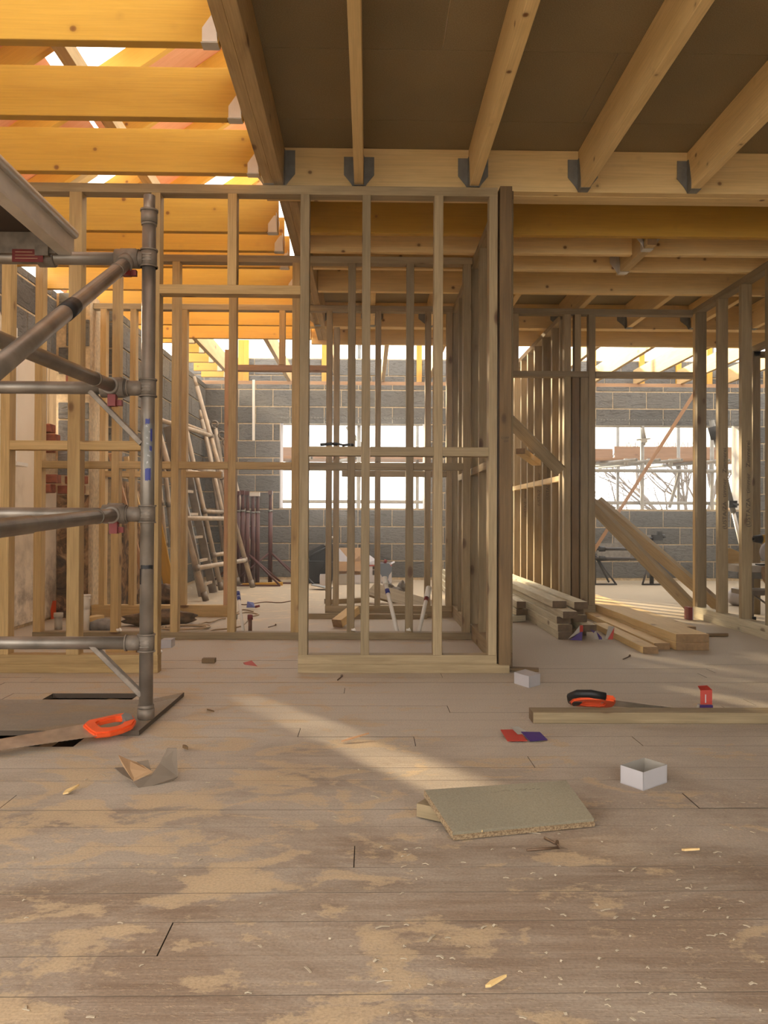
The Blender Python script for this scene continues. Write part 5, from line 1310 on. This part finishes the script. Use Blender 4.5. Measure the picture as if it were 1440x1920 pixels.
for k in range(3):
    timber('board', (-4.2, YO + .22 + .26 * k, zb_), (7.5, YO + .22 + .26 * k, zb_), .225, .038, 'outboard', SC)
zt_ = zat(846, YO + 1.05); timber('toe_board', (xat(1152, YO + 1.05), YO + 1.05, zt_), (7.5, YO + 1.05, zt_), .038, .2, 'outboard', SC); timber('toe_board', (-4.2, YO + 1.05, zt_ - .02), (xat(1148, YO + 1.05), YO + 1.05, zt_ - .02), .038, .16, 'outboard', SC)
otube('diagonal', P(1255, 952, YO + .5), P(1276, 880, YO + .5), .026); otube('diagonal', P(650, 800, YO + .2), P(690, 850, YO + .2), .03, 'outtube')
tt = otube('swivel_tube', P(1203, 790, YO - .06), P(1210, 826, YO - .06), .022); bm = bmesh.new(); bbox(bm, (0, 0, 0), (.09, .06, .06)); btube(bm, (-.11, 0, .01), (.1, 0, .03), .012, 8); btube(bm, (.0, 0, -.07), (.02, 0, 0), .022, 8); mobj('coupler', bm, 'outtube', tt, P(1207, 826, YO - .08))
# printed sheeting on the scaffold, its lettering read from behind
xs0, xs1 = xat(1085, YO + 1.25), xat(1400, YO + 1.25); z0s, z1s = zat(842, YO + 1.25), zat(770, YO + 1.25)
sheet = thing('scaffold_sheet', (xs0, YO + 1.25, z0s), 'white translucent scaffold sheeting with lettering seen reversed', 'sheeting')
bm = bmesh.new(); bm.faces.new([bm.verts.new(v) for v in ((xs0, YO + 1.25, z0s), (xs1, YO + 1.25, z0s), (xs1, YO + 1.25, z1s), (xs0, YO + 1.25, z1s))])
fs = mobj('fabric', bm, 'sheet', sheet); m_ = fs.modifiers.new('s', 'SOLIDIFY'); m_.thickness = .001
RXM = Matrix.Rotation(math.pi / 2, 4, 'X')
for px, s_ in ((1263, 'STANDARD'), (1188, 'NEW'), (1117, 'ST'), (1352, 'PRO')):
    text('lettering', s_, .11, 'outtube', Matrix.Translation(P(px, 834, YO + 1.24)) @ RXM, sheet, .001, mirror=True, sx=1.15)
fe = thing('added_fence', (-3.6, 9.0, -.8), 'added board fence hiding the bright sky behind the gap in the left wall', 'fence')  # added fence: keeps bright sky out of the gap, sun clears its top
for k_ in range(17): timber('fence_board', (-4.9 + .15 * k_, 9.0 + .01 * (k_ % 2), -.8), (-4.9 + .15 * k_, 9.0 + .01 * (k_ % 2), 2.5), .145, .02, 'post', fe, up=(0, 1, 0))
timber('fence_rail', (-4.98, 9.05, 1.9), (-2.42, 9.05, 1.9), .06, .08, 'stud', fe)
# bare tree
random.seed(31)
TB = Vector((7.6, 19.0, -3.0)); tree = thing('bare_tree', TB, 'bare winter tree spreading branches outside the right window', 'tree')
bm = bmesh.new(); bsweep(bm, [TB, TB + Vector((-.1, 0, 1.6)), TB + Vector((.05, 0, 3.2))], .2, 10, taper=.7); mobj('trunk', bm, 'bark', tree)
bmb = bmesh.new()
def branch(p, d, L, r, lv):
    pts = [p]; q = p.copy(); dd = d.copy()
    for i in range(4):
        dd = (dd + Vector((random.uniform(-.25, .25), random.uniform(-.15, .15), random.uniform(-.16, .2)))).normalized(); q = q + dd * L / 4; pts.append(q.copy())
    bsweep(bmb, pts, r, 5, taper=.45)
    if lv > 0:
        for i in range(3 + (lv > 1)):
            k = random.randint(1, 4); nd = (dd + Vector((random.uniform(-.9, .7), random.uniform(-.4, .4), random.uniform(-.55, .5)))).normalized()
            branch(pts[k], nd, L * random.uniform(.5, .75), r * .5, lv - 1)
top = TB + Vector((.05, 0, 3.2))
for d in ((-1, -.1, .35), (-.8, 0, .7), (-.95, .1, .05), (-.4, 0, 1), (.3, 0, 1), (.8, 0, .5), (-.9, -.1, -.12), (-.7, .1, .25)):
    branch(top + Vector((0, 0, random.uniform(-.9, 0))), Vector(d).normalized(), 2.1, .07, 3)
mobj('branches', bmb, 'bark', tree)
# neighbouring garden wall and hedge beyond
nw = thing('garden_wall', (6.9, 15, -3), 'pale brick garden wall outside at the edge of the right window', 'wall')
for k in range(10):
    for q in range(4):
        link('brick', block_mesh(.43, .2, .14, 'scafboard'), Matrix.Translation((6.62 + q * .45 + (.22 if k % 2 else 0), 15, -.3 + k * .15)), nw)
box('wall_core', (6.4, 15.02, -3), (8.4, 15.18, 1.2), 'mortar', nw)
blob('hedge', (2.9, 24, -3.0), (3.6, 1.2, 2.15), 'sacking', 'low hedge just showing over the sill of the right window', 'hedge', 17)

# ================================================================== DUST IN THE AIR
k = NT('dusty_air'); k.t.nodes.remove(k.b)
vsn = k.n('ShaderNodeVolumeScatter'); vsn.inputs['Color'].default_value = (1, .97, .92, 1); vsn.inputs['Density'].default_value = 0.020; vsn.inputs['Anisotropy'].default_value = 0.88
k.l(vsn.outputs[0], k.t.nodes['Material Output'].inputs['Volume']); M['haze'] = k.m
hz = box('dust_haze', (-2.1, .6, .02), (5.9, 11.0, 2.5), 'haze'); tag(hz, 'thin dusty haze hanging in the air of the room', 'haze', kind='stuff')
